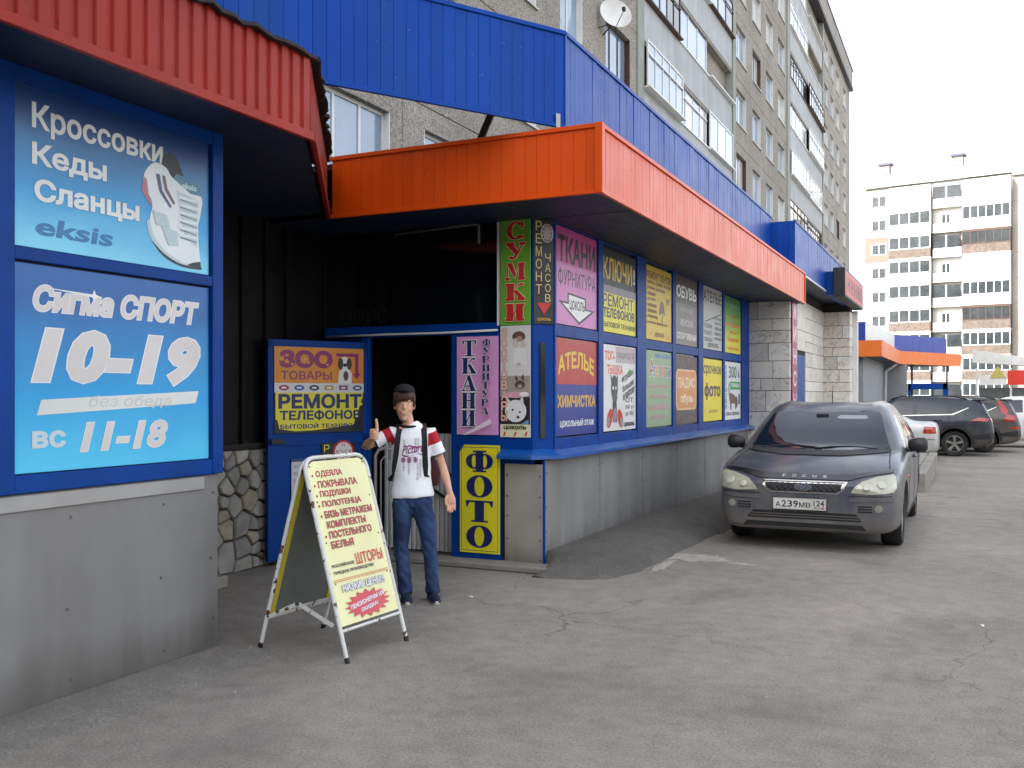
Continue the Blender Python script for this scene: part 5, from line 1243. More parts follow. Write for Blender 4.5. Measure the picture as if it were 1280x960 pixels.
def decal(name, pts, view, bvh, m, parent, off=.004, step=.035, back=.012, rng=6, mirror=False, hole=None):
    """a panel shaped in a flat view ('front': x,z seen along +y; 'side': y,z seen from +x; 'rear'; 'top': x,y) laid on the shell"""
    out = []
    for sx in ((1, -1) if mirror else (1,)):
        P2 = [Vector(p) for p in pts]; n = len(P2); bd = []
        for i in range(n):
            a, b = P2[i], P2[(i + 1) % n]; k = max(1, int((b - a).length / step))
            bd += [a + (b - a) * (j / k) for j in range(k)]
        x0, x1 = min(p.x for p in bd), max(p.x for p in bd); y0, y1 = min(p.y for p in bd), max(p.y for p in bd)
        inner = []
        yy = y0 + step / 2
        def inside(q):
            c = False; j = len(bd) - 1
            for i in range(len(bd)):
                if (bd[i].y > q[1]) != (bd[j].y > q[1]) and q[0] < (bd[j].x - bd[i].x) * (q[1] - bd[i].y) / (bd[j].y - bd[i].y) + bd[i].x: c = not c
                j = i
            return c
        while yy < y1:
            xx = x0 + step / 2
            while xx < x1:
                if inside((xx, yy)) and min((b - Vector((xx, yy))).length for b in bd) > step * .45: inner.append(Vector((xx, yy)))
                xx += step
            yy += step
        nb = len(bd)
        vv, _, ff, _, _, _ = delaunay_2d_cdt(bd + inner, [(i, (i + 1) % nb) for i in range(nb)], [], 1, 1e-6)
        V3 = []
        for q in vv:
            p, r_ = q.x, q.y
            if view == 'front': o_, d = Vector((p * sx, -3, r_)), Vector((0, 1, 0))
            elif view == 'rear': o_, d = Vector((p * sx, 9, r_)), Vector((0, -1, 0))
            elif view == 'side': o_, d = Vector((3 * sx, p, r_)), Vector((-sx, 0, 0))
            else: o_, d = Vector((p * sx, r_, 4)), Vector((0, 0, -1))
            h, nn, _, _ = bvh.ray_cast(o_, d)
            if h is None:
                h, nn, _, _ = bvh.find_nearest(o_ + d * (3 if view != 'rear' else 4.7)); 
            if nn.dot(d) > 0: nn = -nn
            V3.append((h + nn * off, h - nn * back))
        k = len(V3); fs = [tuple(f) for f in ff]; m_ = MB(); m_.add([a for a, b in V3] + [b for a, b in V3], fs)
        ec = {}
        for f in fs:
            for a, b in zip(f, f[1:] + f[:1]): ec[(a, b)] = 1
        for a, b in list(ec):
            if (b, a) not in ec: m_.f.append((a, b, b + k, a + k))
        out.append(m_.build(name, m, parent, smooth=40))
    return out
def wheel(parent, x, y, r, w, rimm, spokes=5, tm=None):
    """tyre with tread shoulders, dished rim with spokes; outer face towards the sign of x"""
    sg = 1 if x > 0 else -1
    e = bpy.data.objects.new('wheel', None); col.objects.link(e); e.parent = parent; e.location = (x, y, r); e.rotation_euler = (0, 0, 0 if sg > 0 else math.pi)
    h = w / 2; q = r * .66
    MB().lathe([(q, -h), (r * .93, -h), (r * .99, -h * .75), (r, -h * .4), (r, h * .4), (r * .99, h * .75), (r * .93, h), (q + .01, h), (q, h * .9), (q, -h)], 40, axis='x', cap=False).build('tyre', tm or MATS.get('tyre rubber') or mat('tyre rubber', '1b1b1b', .85, var=.2, vscale=8, dirt='4a443c', damt=.5), e, smooth=35)
    m_ = MB(); m_.lathe([(q, -h * .8), (q, h * .85), (q * .94, h * .9), (q * .90, h * .55), (q * .90, -h * .8)], 32, axis='x', cap=False)
    m_.lathe([(0, h * .78), (q * .20, h * .76), (q * .22, h * .5), (0, h * .4)], 16, axis='x')
    for k in range(spokes):
        a = 2 * math.pi * k / spokes + .3; t = Vector((0, math.cos(a), math.sin(a))); u = Vector((0, -math.sin(a), math.cos(a)))
        A = [t * (q * .12) + u * (q * .11), t * (q * .95) + u * (q * .17), t * (q * .95) - u * (q * .17), t * (q * .12) - u * (q * .11)]
        v = [(h * .72 if i in (0, 3) else h * .80, p.y, p.z) for i, p in enumerate(A)] + [(h * .45, p.y, p.z) for p in A]
        m_.add(v, [(0, 1, 2, 3), (7, 6, 5, 4), (0, 4, 5, 1), (1, 5, 6, 2), (2, 6, 7, 3), (3, 7, 4, 0)])
    m_.build('rim', rimm, e, smooth=30)
    MB().lathe([(0, -h * .1), (q * .9, -h * .1), (q * .9, -h * .2), (0, -h * .2)], 24, axis='x').build('brake_disc', BLACKSTEEL, e)
    return e
CARGLASS = mat('tinted car glass', '16212e', .05, var=0, spec=.5); TRIMB = mat('black car trim', '17181a', .55, var=.1)
LAMPC = mat('hazed headlamp lens', 'a9a994', .12, var=.12, vscale=9, coat=.8, spec=.8); CHROME = mat('dull chrome', 'b5b5b3', .22, metal=.9, var=.05)
TAIL = mat('red tail lamp', 'a51612', .15, var=.1, coat=.7); AMB = mat('amber lamp', 'c8641a', .15, var=.1, coat=.6)
ALLOY = mat('dusty alloy', '8d8b86', .4, metal=.6, var=.1, dirt='5f574c', damt=.5); ARCH = mat('wheel well', '0c0c0d', .95, var=0)
def carpaint(name, h, dust='6f6a62', damt=.35, flake=.25): return mat(name, h, .38, metal=flake, var=.04, vscale=2, coat=.35, spec=.3, dirt=dust, damt=damt, dscale=3, splash=(dust, .55))
def wells(parent, arches):
    m_ = MB()
    for y, z, r, x0 in arches:
        for sx in (-1, 1):
            a, b = sorted((sx * (x0 - .01), sx * (x0 + .01)))
            m_.prism([(y + (r + .01) * math.cos(R(q)), max(.24, z + (r + .01) * math.sin(R(q)))) for q in range(0, 181, 12)] + [(y - r, .24), (y + r, .24)], lambda p, q, x: (x, p, q), a, b)
    setp(m_.build('wheel_well', ARCH, parent), kind='stuff')
def ring(zb, wb, w, zl, zm, ws, zs, wt, ze, zc):
    """half ring: floor, sill, side, shoulder, upper edge, crown"""
    return [(0, zb), (wb * .6, zb), (wb, zb + .015), (w - .012, zl), (w, zm), (ws, zs), (wt, ze), (wt * .55, zc - (zc - ze) * .22), (0, zc)]

# --- dark grey hatchback in front
hb = thing('hatchback_car', 'dusty dark grey hatchback parked facing the camera beside the shop wall', 'car', (1.815, 1.88, 0))
hp = carpaint('dark grey blue paint', '434957', '857d72', .5)
st = [(.02, ring(.24, .60, .70, .36, .50, .68, .635, .52, .665, .675)), (.06, ring(.21, .70, .79, .34, .50, .77, .668, .58, .70, .715)), (.16, ring(.20, .77, .858, .34, .52, .838, .728, .66, .768, .785)),
      (.36, ring(.19, .81, .895, .34, .55, .878, .800, .70, .845, .862)), (.70, ring(.18, .83, .91, .34, .58, .892, .868, .72, .915, .937)), (1.02, ring(.18, .84, .917, .34, .60, .898, .900, .735, .960, .987)),
      (1.16, ring(.18, .84, .918, .34, .60, .90, .90, .73, .985, 1.03)), (1.50, ring(.18, .84, .92, .34, .60, .90, .925, .715, 1.185, 1.215)), (1.95, ring(.18, .84, .92, .34, .61, .90, .945, .665, 1.378, 1.405)),
      (2.30, ring(.18, .84, .92, .34, .62, .90, .955, .64, 1.435, 1.462)), (2.9, ring(.18, .84, .92, .34, .62, .90, .97, .63, 1.448, 1.475)), (3.5, ring(.19, .84, .92, .34, .63, .895, .985, .61, 1.40, 1.43)),
      (3.9, ring(.21, .82, .905, .36, .64, .88, .99, .56, 1.25, 1.30)), (4.15, ring(.23, .78, .88, .38, .64, .85, .97, .55, 1.03, 1.06)), (4.28, ring(.25, .70, .83, .4, .62, .80, .88, .52, .93, .95)), (4.34, ring(.28, .6, .74, .42, .58, .70, .76, .48, .80, .82))]
arch = [(.90, .315, .365, .62), (3.54, .315, .365, .62)]
me, bv = car_shell(st, arch)
hb.scale = (.945, .96, .955); hb.location = (1.845, 1.92, 0)
link('body', me, hb, hp); wells(hb, arch)
decal('windscreen_seal', [(-.70, .975), (-.755, .995), (-.62, 1.345), (-.58, 1.378), (.58, 1.378), (.62, 1.345), (.755, .995), (.70, .975), (.3, .955), (-.3, .955)], 'front', bv, TRIMB, hb, .0, .03)
ws_ = decal('windscreen', [(-.68, .985), (-.73, 1.0), (-.60, 1.335), (-.56, 1.36), (.56, 1.36), (.60, 1.335), (.73, 1.0), (.68, .985), (.3, .965), (-.3, .965)], 'front', bv, CARGLASS, hb, .007, .03)
decal('cowl', [(-.74, .955), (-.74, .995), (-.3, .965), (.3, .965), (.74, .995), (.74, .955), (.3, .925), (-.3, .925)], 'front', bv, TRIMB, hb, .010, .03)
decal('side_window', [(1.42, .99), (2.32, 1.005), (2.34, 1.35), (2.05, 1.345), (1.75, 1.22)], 'side', bv, CARGLASS, hb, .003, .06, mirror=True)
decal('side_window', [(2.42, 1.008), (3.25, 1.03), (3.45, 1.20), (3.2, 1.33), (2.43, 1.352)], 'side', bv, CARGLASS, hb, .003, .06, mirror=True)
decal('window_trim', [(1.38, .965), (3.32, 1.005), (3.32, 1.025), (1.40, .985)], 'side', bv, TRIMB, hb, .006, .05, mirror=True)
HL = [(.455, .605), (.485, .655), (.56, .715), (.69, .758), (.83, .782), (.855, .765), (.865, .66), (.84, .618), (.66, .595)]
for lampo in decal('headlamp', HL, 'front', bv, LAMPC, hb, .006, .03, mirror=True): pass
for sx in (-1, 1):
    for x, z, r in ((.60, .66, .036), (.74, .688, .046)):
        h, nn, _, _ = bv.ray_cast(Vector((sx * x, -3, z)), Vector((0, 1, 0)))
        m_ = MB(); m_.lathe([(0, .0), (r, .0), (r * .9, -.004), (r * .75, -.006), (0, -.006)], 18, axis='y'); o = m_.build('lamp_reflector', mat('lamp bowl', 'b9b9a8', .15, var=.15, coat=.8), hb, smooth=30)
        o.location = h + nn * .0085; o.rotation_euler = nn.to_track_quat('-Y', 'Z').to_euler()
decal('bonnet_deflector', [(-.83, .797), (-.66, .772), (-.52, .742), (-.43, .718), (.43, .718), (.52, .742), (.66, .772), (.83, .797), (.83, .815), (.64, .800), (.44, .775), (.2, .768), (-.2, .768), (-.44, .775), (-.64, .800), (-.83, .815)], 'front', bv, mat('smoked bonnet deflector', '1e2026', .25, var=.1, coat=.5, dirt='4d4942', damt=.5), hb, .009, .03)
decal('grille_rim', [(-.425, .705), (.425, .705), (.385, .625), (.33, .585), (-.33, .585), (-.385, .625)], 'front', bv, CHROME, hb, .008, .04)
decal('grille_mesh', [(-.395, .695), (.395, .695), (.36, .63), (.315, .60), (-.315, .60), (-.36, .63)], 'front', bv, mat('black grille mesh', '131416', .6, var=.5, vscale=60), hb, .011, .04)
gm = MB()
for i in range(-13, 14):
    for sg in (-1, 1):
        a = Vector((i * .058 - .045 * sg, .60)); b = Vector((i * .058 + .045 * sg, .694))
        if max(abs(a.x), abs(b.x)) > .37: continue
        pts = []
        for t in (0, .5, 1):
            q = a + (b - a) * t; h, nn, _, _ = bv.ray_cast(Vector((q.x, -3, q.y)), Vector((0, 1, 0))); pts.append(h + nn * .013)
        gm.tube(pts, .0028, 4)
setp(gm.build('grille_bars', mat('grey grille bar', '5a5b5c', .4, metal=.5, var=0), hb), kind='stuff')
h, nn, _, _ = bv.ray_cast(Vector((0, -3, .648)), Vector((0, 1, 0)))
bd_ = bpy.data.objects.new('badge', None); col.objects.link(bd_); bd_.parent = hb; bd_.location = h + Vector((0, -.016, 0))
def oval(rx, rz, y0, y1, m, nm): MB().prism([(rx * math.cos(2 * math.pi * k / 28), rz * math.sin(2 * math.pi * k / 28)) for k in range(28)], lambda p, q, y: (p, y, q), y0, y1).build(nm, m, bd_)
oval(.085, .036, -.004, .012, CHROME, 'badge_rim'); oval(.076, .029, -.006, -.0045, mat('badge blue', '46536e', .25, coat=.6), 'badge_field')
v, f = glyphs('Ford', .012, .25); mw = max(p[0] for p in v)
MB().add([((x / mw - .5) * .115, -.0068, z * .055 / .73 - .020) for x, z in v], f).build('badge_lettering', CHROME, bd_, fix=False)
fo = MB()
for i, chh in enumerate('FOCUS'):
    v, f = glyphs(chh, .02); x0 = -.20 + i * .10; w_ = max(p[0] for p in v); q = []
    for x, z in v:
        X_, Z_ = x0 - .020 + x / w_ * .040, .733 + z * .022 / .73
        h, nn, _, _ = bv.ray_cast(Vector((X_, -3, Z_)), Vector((0, 1, 0))); q.append(h + nn * .012)
    fo.add(q, f)
fo.build('bonnet_lettering', CHROME, hb, fix=False)
decal('bumper_strip', [(-.84, .565), (-.44, .545), (-.44, .515), (-.84, .53)], 'front', bv, mat('grey bumper strip', '55565a', .55, var=.08, dirt='6a6258', damt=.4), hb, .009, .04, mirror=True)
PLB = mat('black plastic grille', '0e0e10', .6, var=.2)
decal('lower_grille', [(-.50, .40), (.50, .40), (.56, .325), (-.56, .325)], 'front', bv, PLB, hb, .004, .05)
for z in (.375, .350): decal('grille_blade', [(-.53, z), (.53, z), (.535, z - .010), (-.535, z - .010)], 'front', bv, mat('dusty plastic', '57544e', .7, var=.1), hb, .010, .05)
decal('chin_grille', [(-.56, .29), (.56, .29), (.60, .245), (-.60, .245)], 'front', bv, PLB, hb, .004, .05)
decal('bumper_lip', [(-.74, .245), (.74, .245), (.72, .205), (-.72, .205)], 'front', bv, MATS['dusty plastic'], hb, .004, .06)
for o in decal('fog_lamp_recess', [(.50, .505), (.82, .515), (.80, .415), (.56, .405)], 'front', bv, MATS['grey bumper strip'], hb, .005, .04, mirror=True): pass
for z in (.48, .455, .43): decal('fog_grille_slot', [(.52, z), (.655, z + .003), (.655, z - .010), (.525, z - .012)], 'front', bv, PLB, hb, .008, .04, mirror=True)
for sx in (-1, 1):
    h, nn, _, _ = bv.ray_cast(Vector((sx * .715, -3, .46)), Vector((0, 1, 0)))
    MB().lathe([(0, -.010), (.036, -.006), (.038, .012), (0, .012)], 18, axis='y').build('fog_lamp', mat('dull fog lamp', '8b897e', .2, var=.1, coat=.5), hb, smooth=40).location = h + Vector((0, -.006, 0))
pl_ = bpy.data.objects.new('number_plate', None); col.objects.link(pl_); pl_.parent = hb
h, nn, _, _ = bv.ray_cast(Vector((0, -3, .475)), Vector((0, 1, 0))); pl_.location = (-.035, h.y - .022, .418); pl_.rotation_euler = (R(-4), 0, 0)
MB().box(-.268, .0, -.006, .268, .012, .122).build('plate_frame', PLB, pl_, bevel=.003); MB().box(-.26, -.003, .003, .26, -.0005, .115).build('plate', mat('plate white', 'd5d5cf', .35, var=.05, dirt='9a9080', damt=.5), pl_, bevel=.001)
ps = Sign('', '', '', None, 0, .52, .112, None, root=pl_)
for a in ((.012, .06, .988, .075), (.012, .925, .988, .94), (.012, .06, .016, .94), (.984, .06, .988, .94), (.735, .06, .740, .94)): ps.rect(*a, BLK, 'plate_border')
for t, x0, x1, z0, z1 in (('А', .05, .14, .20, .66), ('2', .165, .255, .20, .80), ('3', .275, .365, .20, .80), ('9', .385, .475, .20, .80), ('М', .495, .60, .20, .66), ('В', .62, .71, .20, .66), ('124', .765, .965, .36, .86)): ps.text(t, x0, z0, x1, z1, BLK, .015)
ps.text('RUS', .78, .12, .90, .28, BLK, .01); ps.rect(.91, .13, .965, .27, ink('a03030'), 'plate_flag')
for (nm, mn), (b, m) in ps.parts.items(): o = b.build(nm, m, pl_, fix=False); o.location = (-.26, -.003, .003)
for sx in (-1, 1):
    m_ = MB(); R_ = []
    for t, w_, hh in ((0, .03, .04), (.03, .055, .065), (.10, .075, .085), (.17, .07, .085), (.20, .03, .05)): R_.append([(sx * (.90 + t), 1.50 + w_ * math.cos(a) * .8, 1.02 + hh * math.sin(a) * .95) for a in [2 * math.pi * k / 14 for k in range(14)]])
    mr_ = m_.loft(R_).build('wing_mirror', mat('black mirror housing', '1d1e21', .45, var=.08, dirt='55504a', damt=.3), hb, smooth=50)
    MB().tube([(sx * .88, 1.50, .96), (sx * .97, 1.52, .97)], .025, 8).build('mirror_stalk', TRIMB, mr_)
    for y in (1.5,): pass
    decal('door_seam', [(1.36, .36), (1.372, .36), (1.40, .95), (1.388, .95)], 'side', bv, PLB, hb, .002, .05, mirror=False) if sx > 0 else None
for y in (2.38, 3.2): decal('door_seam', [(y, .34), (y + .012, .34), (y + .012, 1.0), (y, 1.0)], 'side', bv, PLB, hb, .002, .06, mirror=True)
decal('bonnet_seam', [(-.80, .83), (-.785, .835), (-.735, .985), (-.75, .985)], 'front', bv, PLB, hb, .002, .04, mirror=True)
decal('bumper_seam', [(-.865, .585), (-.43, .575), (-.43, .568), (-.865, .577)], 'front', bv, PLB, hb, .003, .04, mirror=True)
decal('sill_trim', [(1.32, .24), (3.12, .24), (3.12, .30), (1.32, .30)], 'side', bv, PLB, hb, .006, .06, mirror=True)
for y in (2.15, 3.0):
    for sx in (-1, 1):
        h, nn, _, _ = bv.ray_cast(Vector((sx * 3, y, .86)), Vector((-sx, 0, 0)))
        MB().tube([(h.x + sx * .004, y - .10, .86), (h.x + sx * .03, y - .07, .865), (h.x + sx * .03, y + .07, .865), (h.x + sx * .004, y + .10, .86)], .014, 6).build('door_handle', hp, hb, smooth=True)
h, nn, _, _ = bv.ray_cast(Vector((3, 1.18, .70)), Vector((-1, 0, 0)))
for sx in (-1, 1): MB().ball((sx * (h.x), 1.18, .70), .03, 10, 6, (.3, 1.2, .7)).build('side_repeater', AMB, hb, smooth=True)
for (a, b) in (((-.62, 1.02), (.05, 1.035)), ((-.02, 1.03), (.62, 1.03))):
    pts = []
    for t in (0, .3, .6, 1):
        X_ = a[0] + (b[0] - a[0]) * t; Z_ = .975 + .02 * math.sin(t * 3.1); h, nn, _, _ = bv.ray_cast(Vector((X_, -3, Z_)), Vector((0, 1, 0))); pts.append(h + nn * .014)
    MB().tube(pts, .008, 6).build('wiper', PLB, hb)
h, nn, _, _ = bv.ray_cast(Vector((0, 2.25, 4)), Vector((0, 0, -1)))
MB().tube([h, h + Vector((0, .06, .22))], [.005, .0025], 6).build('aerial', PLB, hb)
h, nn, _, _ = bv.ray_cast(Vector((-.02, -3, 1.31)), Vector((0, 1, 0)))
MB().box(-.09, 0, -.02, .05, .02, .03).build('rear_view_mirror', TRIMB, hb, bevel=.008).location = h + nn * .008
h, nn, _, _ = bv.ray_cast(Vector((.34, -3, 1.32)), Vector((0, 1, 0)))
decal('sun_visor', [(.12, 1.30), (.16, 1.325), (.44, 1.325), (.47, 1.30), (.44, 1.285), (.16, 1.285)], 'front', bv, mat('pale sun visor', '8f969c', .5, var=.05), hb, .0085, .04)
for x in (-.78, .78):
    for y in (.90, 3.54): wheel(hb, x, y, .315, .205, ALLOY, 5)

# --- simple builder for the cars further back (seen from behind and the side)
def bg_car(name, label, st, arch, paint, loc, rotz, glass, tails, r, rim, extra=None, spokes=5, wx=.76):
    c = thing(name, label, 'car', loc, rotz, 'cars parked side by side beyond the terrace')
    me, bv = car_shell(st, arch); link('body', me, c, paint); wells(c, arch)
    for view, pts in glass: decal('side_window' if view == 'side' else 'rear_window', pts, view, bv, CARGLASS, c, .004, .07, mirror=(view == 'side'))
    for view, pts, m in tails: decal('tail_lamp', pts, view, bv, m, c, .012, .05, mirror=True)
    for y, z, rr, x0 in arch:
        for x in (-wx, wx): wheel(c, x, y, r, .22, rim, spokes)
    if extra: extra(c, bv)
    return c
sed = [(.02, ring(.26, .5, .58, .36, .5, .56, .6, .4, .62, .63)), (.2, ring(.2, .7, .80, .34, .52, .78, .68, .6, .73, .75)), (.7, ring(.18, .8, .85, .34, .56, .83, .80, .66, .85, .88)), (1.2, ring(.18, .8, .855, .34, .58, .84, .86, .7, .93, .96)),
       (1.6, ring(.18, .8, .855, .34, .58, .84, .89, .64, 1.18, 1.22)), (2.0, ring(.18, .8, .855, .34, .58, .84, .91, .58, 1.37, 1.41)), (2.6, ring(.18, .8, .855, .34, .6, .84, .92, .56, 1.40, 1.44)), (3.1, ring(.18, .8, .855, .34, .6, .84, .94, .55, 1.34, 1.38)),
       (3.55, ring(.19, .8, .855, .34, .6, .83, .95, .60, 1.08, 1.12)), (3.8, ring(.2, .8, .85, .36, .62, .82, .94, .66, 1.0, 1.02)), (4.2, ring(.22, .77, .83, .38, .62, .80, .93, .64, .985, 1.0)), (4.33, ring(.25, .7, .80, .4, .6, .77, .86, .6, .92, .93)), (4.38, ring(.3, .6, .70, .42, .56, .68, .7, .5, .74, .75))]
sa = [(.85, .30, .34, .58), (3.42, .30, .34, .58)]
def sedan_x(c, bv):
    decal('bumper_line', [(3.75, .57), (4.36, .57), (4.36, .555), (3.75, .555)], 'side', bv, PLB, c, .004, .05, mirror=True)
    decal('window_trim', [(1.35, .955), (3.45, .985), (3.45, 1.0), (1.35, .97)], 'side', bv, TRIMB, c, .006, .06, mirror=True)
bg_car('sedan_car', 'silver white sedan tail showing between the hatchback and the dark crossover', sed, sa, carpaint('silver white paint', 'c6c8c8', 'a19d94', .25, .3), (2.54 - 4.38, 20.05, -.22), R(-90),
       [('side', [(1.55, 1.0), (2.5, 1.0), (2.5, 1.35), (2.05, 1.34)]), ('side', [(2.6, 1.0), (3.35, 1.02), (3.15, 1.28), (2.6, 1.35)])], [('side', [(4.02, .72), (4.33, .72), (4.32, .88), (4.05, .90)], TAIL), ('side', [(4.12, .735), (4.28, .735), (4.28, .80), (4.12, .80)], AMB)], .30, ALLOY, sedan_x)
suv = [(.02, ring(.34, .55, .62, .46, .62, .6, .76, .44, .80, .82)), (.2, ring(.26, .74, .82, .42, .64, .80, .86, .6, .92, .94)), (.7, ring(.24, .82, .895, .42, .66, .875, .95, .7, 1.02, 1.06)), (1.15, ring(.24, .84, .915, .42, .68, .90, 1.01, .74, 1.10, 1.13)),
       (1.6, ring(.24, .84, .92, .42, .7, .90, 1.05, .70, 1.36, 1.41)), (2.0, ring(.24, .84, .92, .42, .7, .90, 1.07, .64, 1.58, 1.63)), (2.6, ring(.24, .84, .92, .42, .7, .90, 1.09, .62, 1.63, 1.68)), (3.4, ring(.24, .84, .92, .42, .72, .90, 1.12, .61, 1.61, 1.66)),
       (4.0, ring(.25, .84, .91, .44, .74, .89, 1.15, .60, 1.55, 1.61)), (4.28, ring(.28, .82, .90, .46, .74, .87, 1.14, .60, 1.46, 1.51)), (4.44, ring(.32, .78, .88, .48, .72, .85, 1.10, .64, 1.20, 1.23)), (4.53, ring(.36, .7, .85, .5, .68, .80, .95, .60, .98, .99)), (4.58, ring(.42, .6, .74, .5, .62, .70, .78, .5, .82, .83))]
ua = [(.92, .36, .43, .60), (3.58, .36, .43, .60)]
def suv_x(c, bv):
    decal('bumper_cladding', [(3.98, .50), (4.57, .50), (4.57, .68), (4.02, .60)], 'side', bv, TRIMB, c, .006, .06, mirror=True)
    decal('sill_cladding', [(1.35, .30), (3.14, .30), (3.14, .44), (1.35, .44)], 'side', bv, TRIMB, c, .006, .08, mirror=True)
    for y, z in ((.92, .36), (3.58, .36)):
        o = [(y + .52 * math.cos(R(a)), z + .52 * math.sin(R(a))) for a in range(0, 181, 15)] + [(y + .44 * math.cos(R(a)), z + .44 * math.sin(R(a))) for a in range(180, -1, -15)]
        decal('arch_cladding', o, 'side', bv, TRIMB, c, .010, .06, mirror=True)
    decal('chrome_strip', [(1.5, 1.10), (3.55, 1.165), (3.95, 1.36), (3.92, 1.37), (3.52, 1.185), (1.5, 1.12)], 'side', bv, CHROME, c, .007, .05, mirror=True)
    for y in (2.2, 3.15):
        h, nn, _, _ = bv.ray_cast(Vector((3, y, 1.0)), Vector((-1, 0, 0))); MB().tube([(h.x, y - .11, 1.0), (h.x + .03, y - .08, 1.005), (h.x + .03, y + .08, 1.005), (h.x, y + .11, 1.0)], .017, 6).build('door_handle', TRIMB, c, smooth=True)
    decal('door_seam', [(2.58, .45), (2.595, .45), (2.595, 1.1), (2.58, 1.1)], 'side', bv, PLB, c, .003, .06, mirror=True); decal('door_seam', [(3.30, .80), (3.45, .92), (3.46, 1.12), (3.445, 1.12), (3.435, .93), (3.29, .81)], 'side', bv, PLB, c, .003, .06, mirror=True)
    m_ = MB(); m_.box(-.55, 4.02, 1.56, .55, 4.36, 1.595); m_.build('roof_spoiler', c.children[0].data.materials[0], c, bevel=.012)
    for sx in (-1, 1): MB().tube([(sx * .60, 1.9, 1.60), (sx * .58, 2.2, 1.69), (sx * .575, 3.5, 1.69), (sx * .57, 3.9, 1.60)], .018, 6).build('roof_rail', TRIMB, c, smooth=True)
sg_ = [('side', [(1.45, 1.13), (2.5, 1.155), (2.5, 1.56), (2.05, 1.545), (1.75, 1.38)]), ('side', [(2.62, 1.16), (3.42, 1.185), (3.42, 1.54), (2.62, 1.565)]), ('side', [(3.5, 1.19), (3.62, 1.195), (3.95, 1.37), (3.88, 1.45), (3.5, 1.53)])]
bg_car('crossover_car', 'dark blue grey crossover with silver wheels parked nose to the building', suv, ua, carpaint('dark slate paint', '2b303b', '59554e', .3), (3.88 - 4.58, 22.95, -.24), R(-90), sg_,
       [('side', [(3.98, 1.00), (4.40, .985), (4.45, 1.07), (4.2, 1.10)], TAIL), ('rear', [(.45, .98), (.82, .96), (.84, 1.08), (.45, 1.06)], TAIL)], .355, ALLOY, suv_x)
def suv2_x(c, bv):
    suv_x(c, bv); decal('high_tail_lamp', [(4.06, 1.20), (4.18, 1.10), (4.25, 1.26), (4.0, 1.56), (3.95, 1.54)], 'side', bv, TAIL, c, .010, .06, mirror=True)
bg_car('crossover_car', 'grey brown crossover with tall red tail lamps behind the dark one', suv, ua, carpaint('taupe paint', '4a4644', '67615a', .3), (4.63 - 4.58, 25.25, -.24), R(-90), sg_,
       [('side', [(4.12, .95), (4.40, .93), (4.46, 1.10), (4.2, 1.14)], TAIL), ('side', [(4.3, .72), (4.52, .72), (4.52, .78), (4.3, .78)], TAIL)], .36, ALLOY, suv2_x)
bg_car('estate_car', 'white car at the right edge behind the crossovers', suv, ua, carpaint('white paint', 'd4d5d4', 'b0aca4', .2, 0), (6.9 - 4.58, 28.6, -.24), R(-90), sg_, [('side', [(4.1, .95), (4.4, .93), (4.42, 1.06), (4.2, 1.1)], TAIL)], .34, ALLOY)
# ------------------------------------------------------------------ boy giving a thumbs up
SKIN = mat('skin', 'd6a487', .5, var=.05, vscale=14); HAIR = mat('brown hair', '4a3122', .6, var=.25, vscale=40)
TEE = mat('white cotton', 'efeff1', .8, var=.04, bump=.35, bscale=9); TEER = mat('red cotton', 'b3162a', .8, var=.05); TEEN = mat('dark navy rib', '16151f', .85, var=.1)
DENIM = mat('blue denim', '1a2f57', .8, var=.25, vscale=7, bump=.5, bscale=12, dirt='50709c', damt=.6, dscale=5)
CAPM = mat('black cap cloth', '14141a', .85, var=.15); PACK = mat('black backpack cloth', '16161b', .8, var=.2); PACKR = mat('dark red pack cloth', '4a1620', .8, var=.2)
SHOE_ = mat('navy suede shoe', '141d3a', .85, var=.2); SOLE = mat('pale rubber sole', 'b9b4a8', .7, var=.1)
boy = thing('person', 'boy in white T-shirt with red shoulders, jeans and dark cap giving a thumbs up', 'person', (-.335, -1.52, 0), R(31))
boy.scale = (.95, .95, .985)
def limb(pts, n=14, flat=None):
    """pts: (x,y,z,rx,ry) rings around a path; rx across, ry along local depth"""
    m_ = MB(); P = [Vector(p[:3]) for p in pts]; rings = []
    for i, p in enumerate(pts):
        d = (P[min(i + 1, len(P) - 1)] - P[max(i - 1, 0)]).normalized()
        y = Vector((0, 1, 0)); y = (y - d * y.dot(d)); y = y.normalized() if y.length > .1 else Vector((0, 0, 1)); x = d.cross(y).normalized()
        rings.append([P[i] + x * (p[3] * math.cos(2 * math.pi * k / n)) + y * (p[4] * math.sin(2 * math.pi * k / n)) for k in range(n)])
    m_.loft(rings); return m_
def fuse(name, mbs, m, parent, vox=.008, smooth_it=4, push=None, link_it=True):
    """several closed shapes welded into one continuous skin"""
    a = MB()
    for b in mbs: a.add(b.v, b.f)
    me = a.mesh(name); bm = bmesh.new(); bm.from_mesh(me); bmesh.ops.recalc_face_normals(bm, faces=bm.faces); bm.to_mesh(me); bm.free()
    o = bpy.data.objects.new('tmp', me)
    r = o.modifiers.new('r', 'REMESH'); r.mode = 'VOXEL'; r.voxel_size = vox
    s_ = o.modifiers.new('s', 'SMOOTH'); s_.factor = .5; s_.iterations = smooth_it
    me = evaluated(o); me.name = name
    shade(me)
    return link(name, me, parent, m) if link_it else me
TX = -.05                                                     # trunk axis
HX, HY_, HZ = -.105, -.015, 1.455                             # head centre
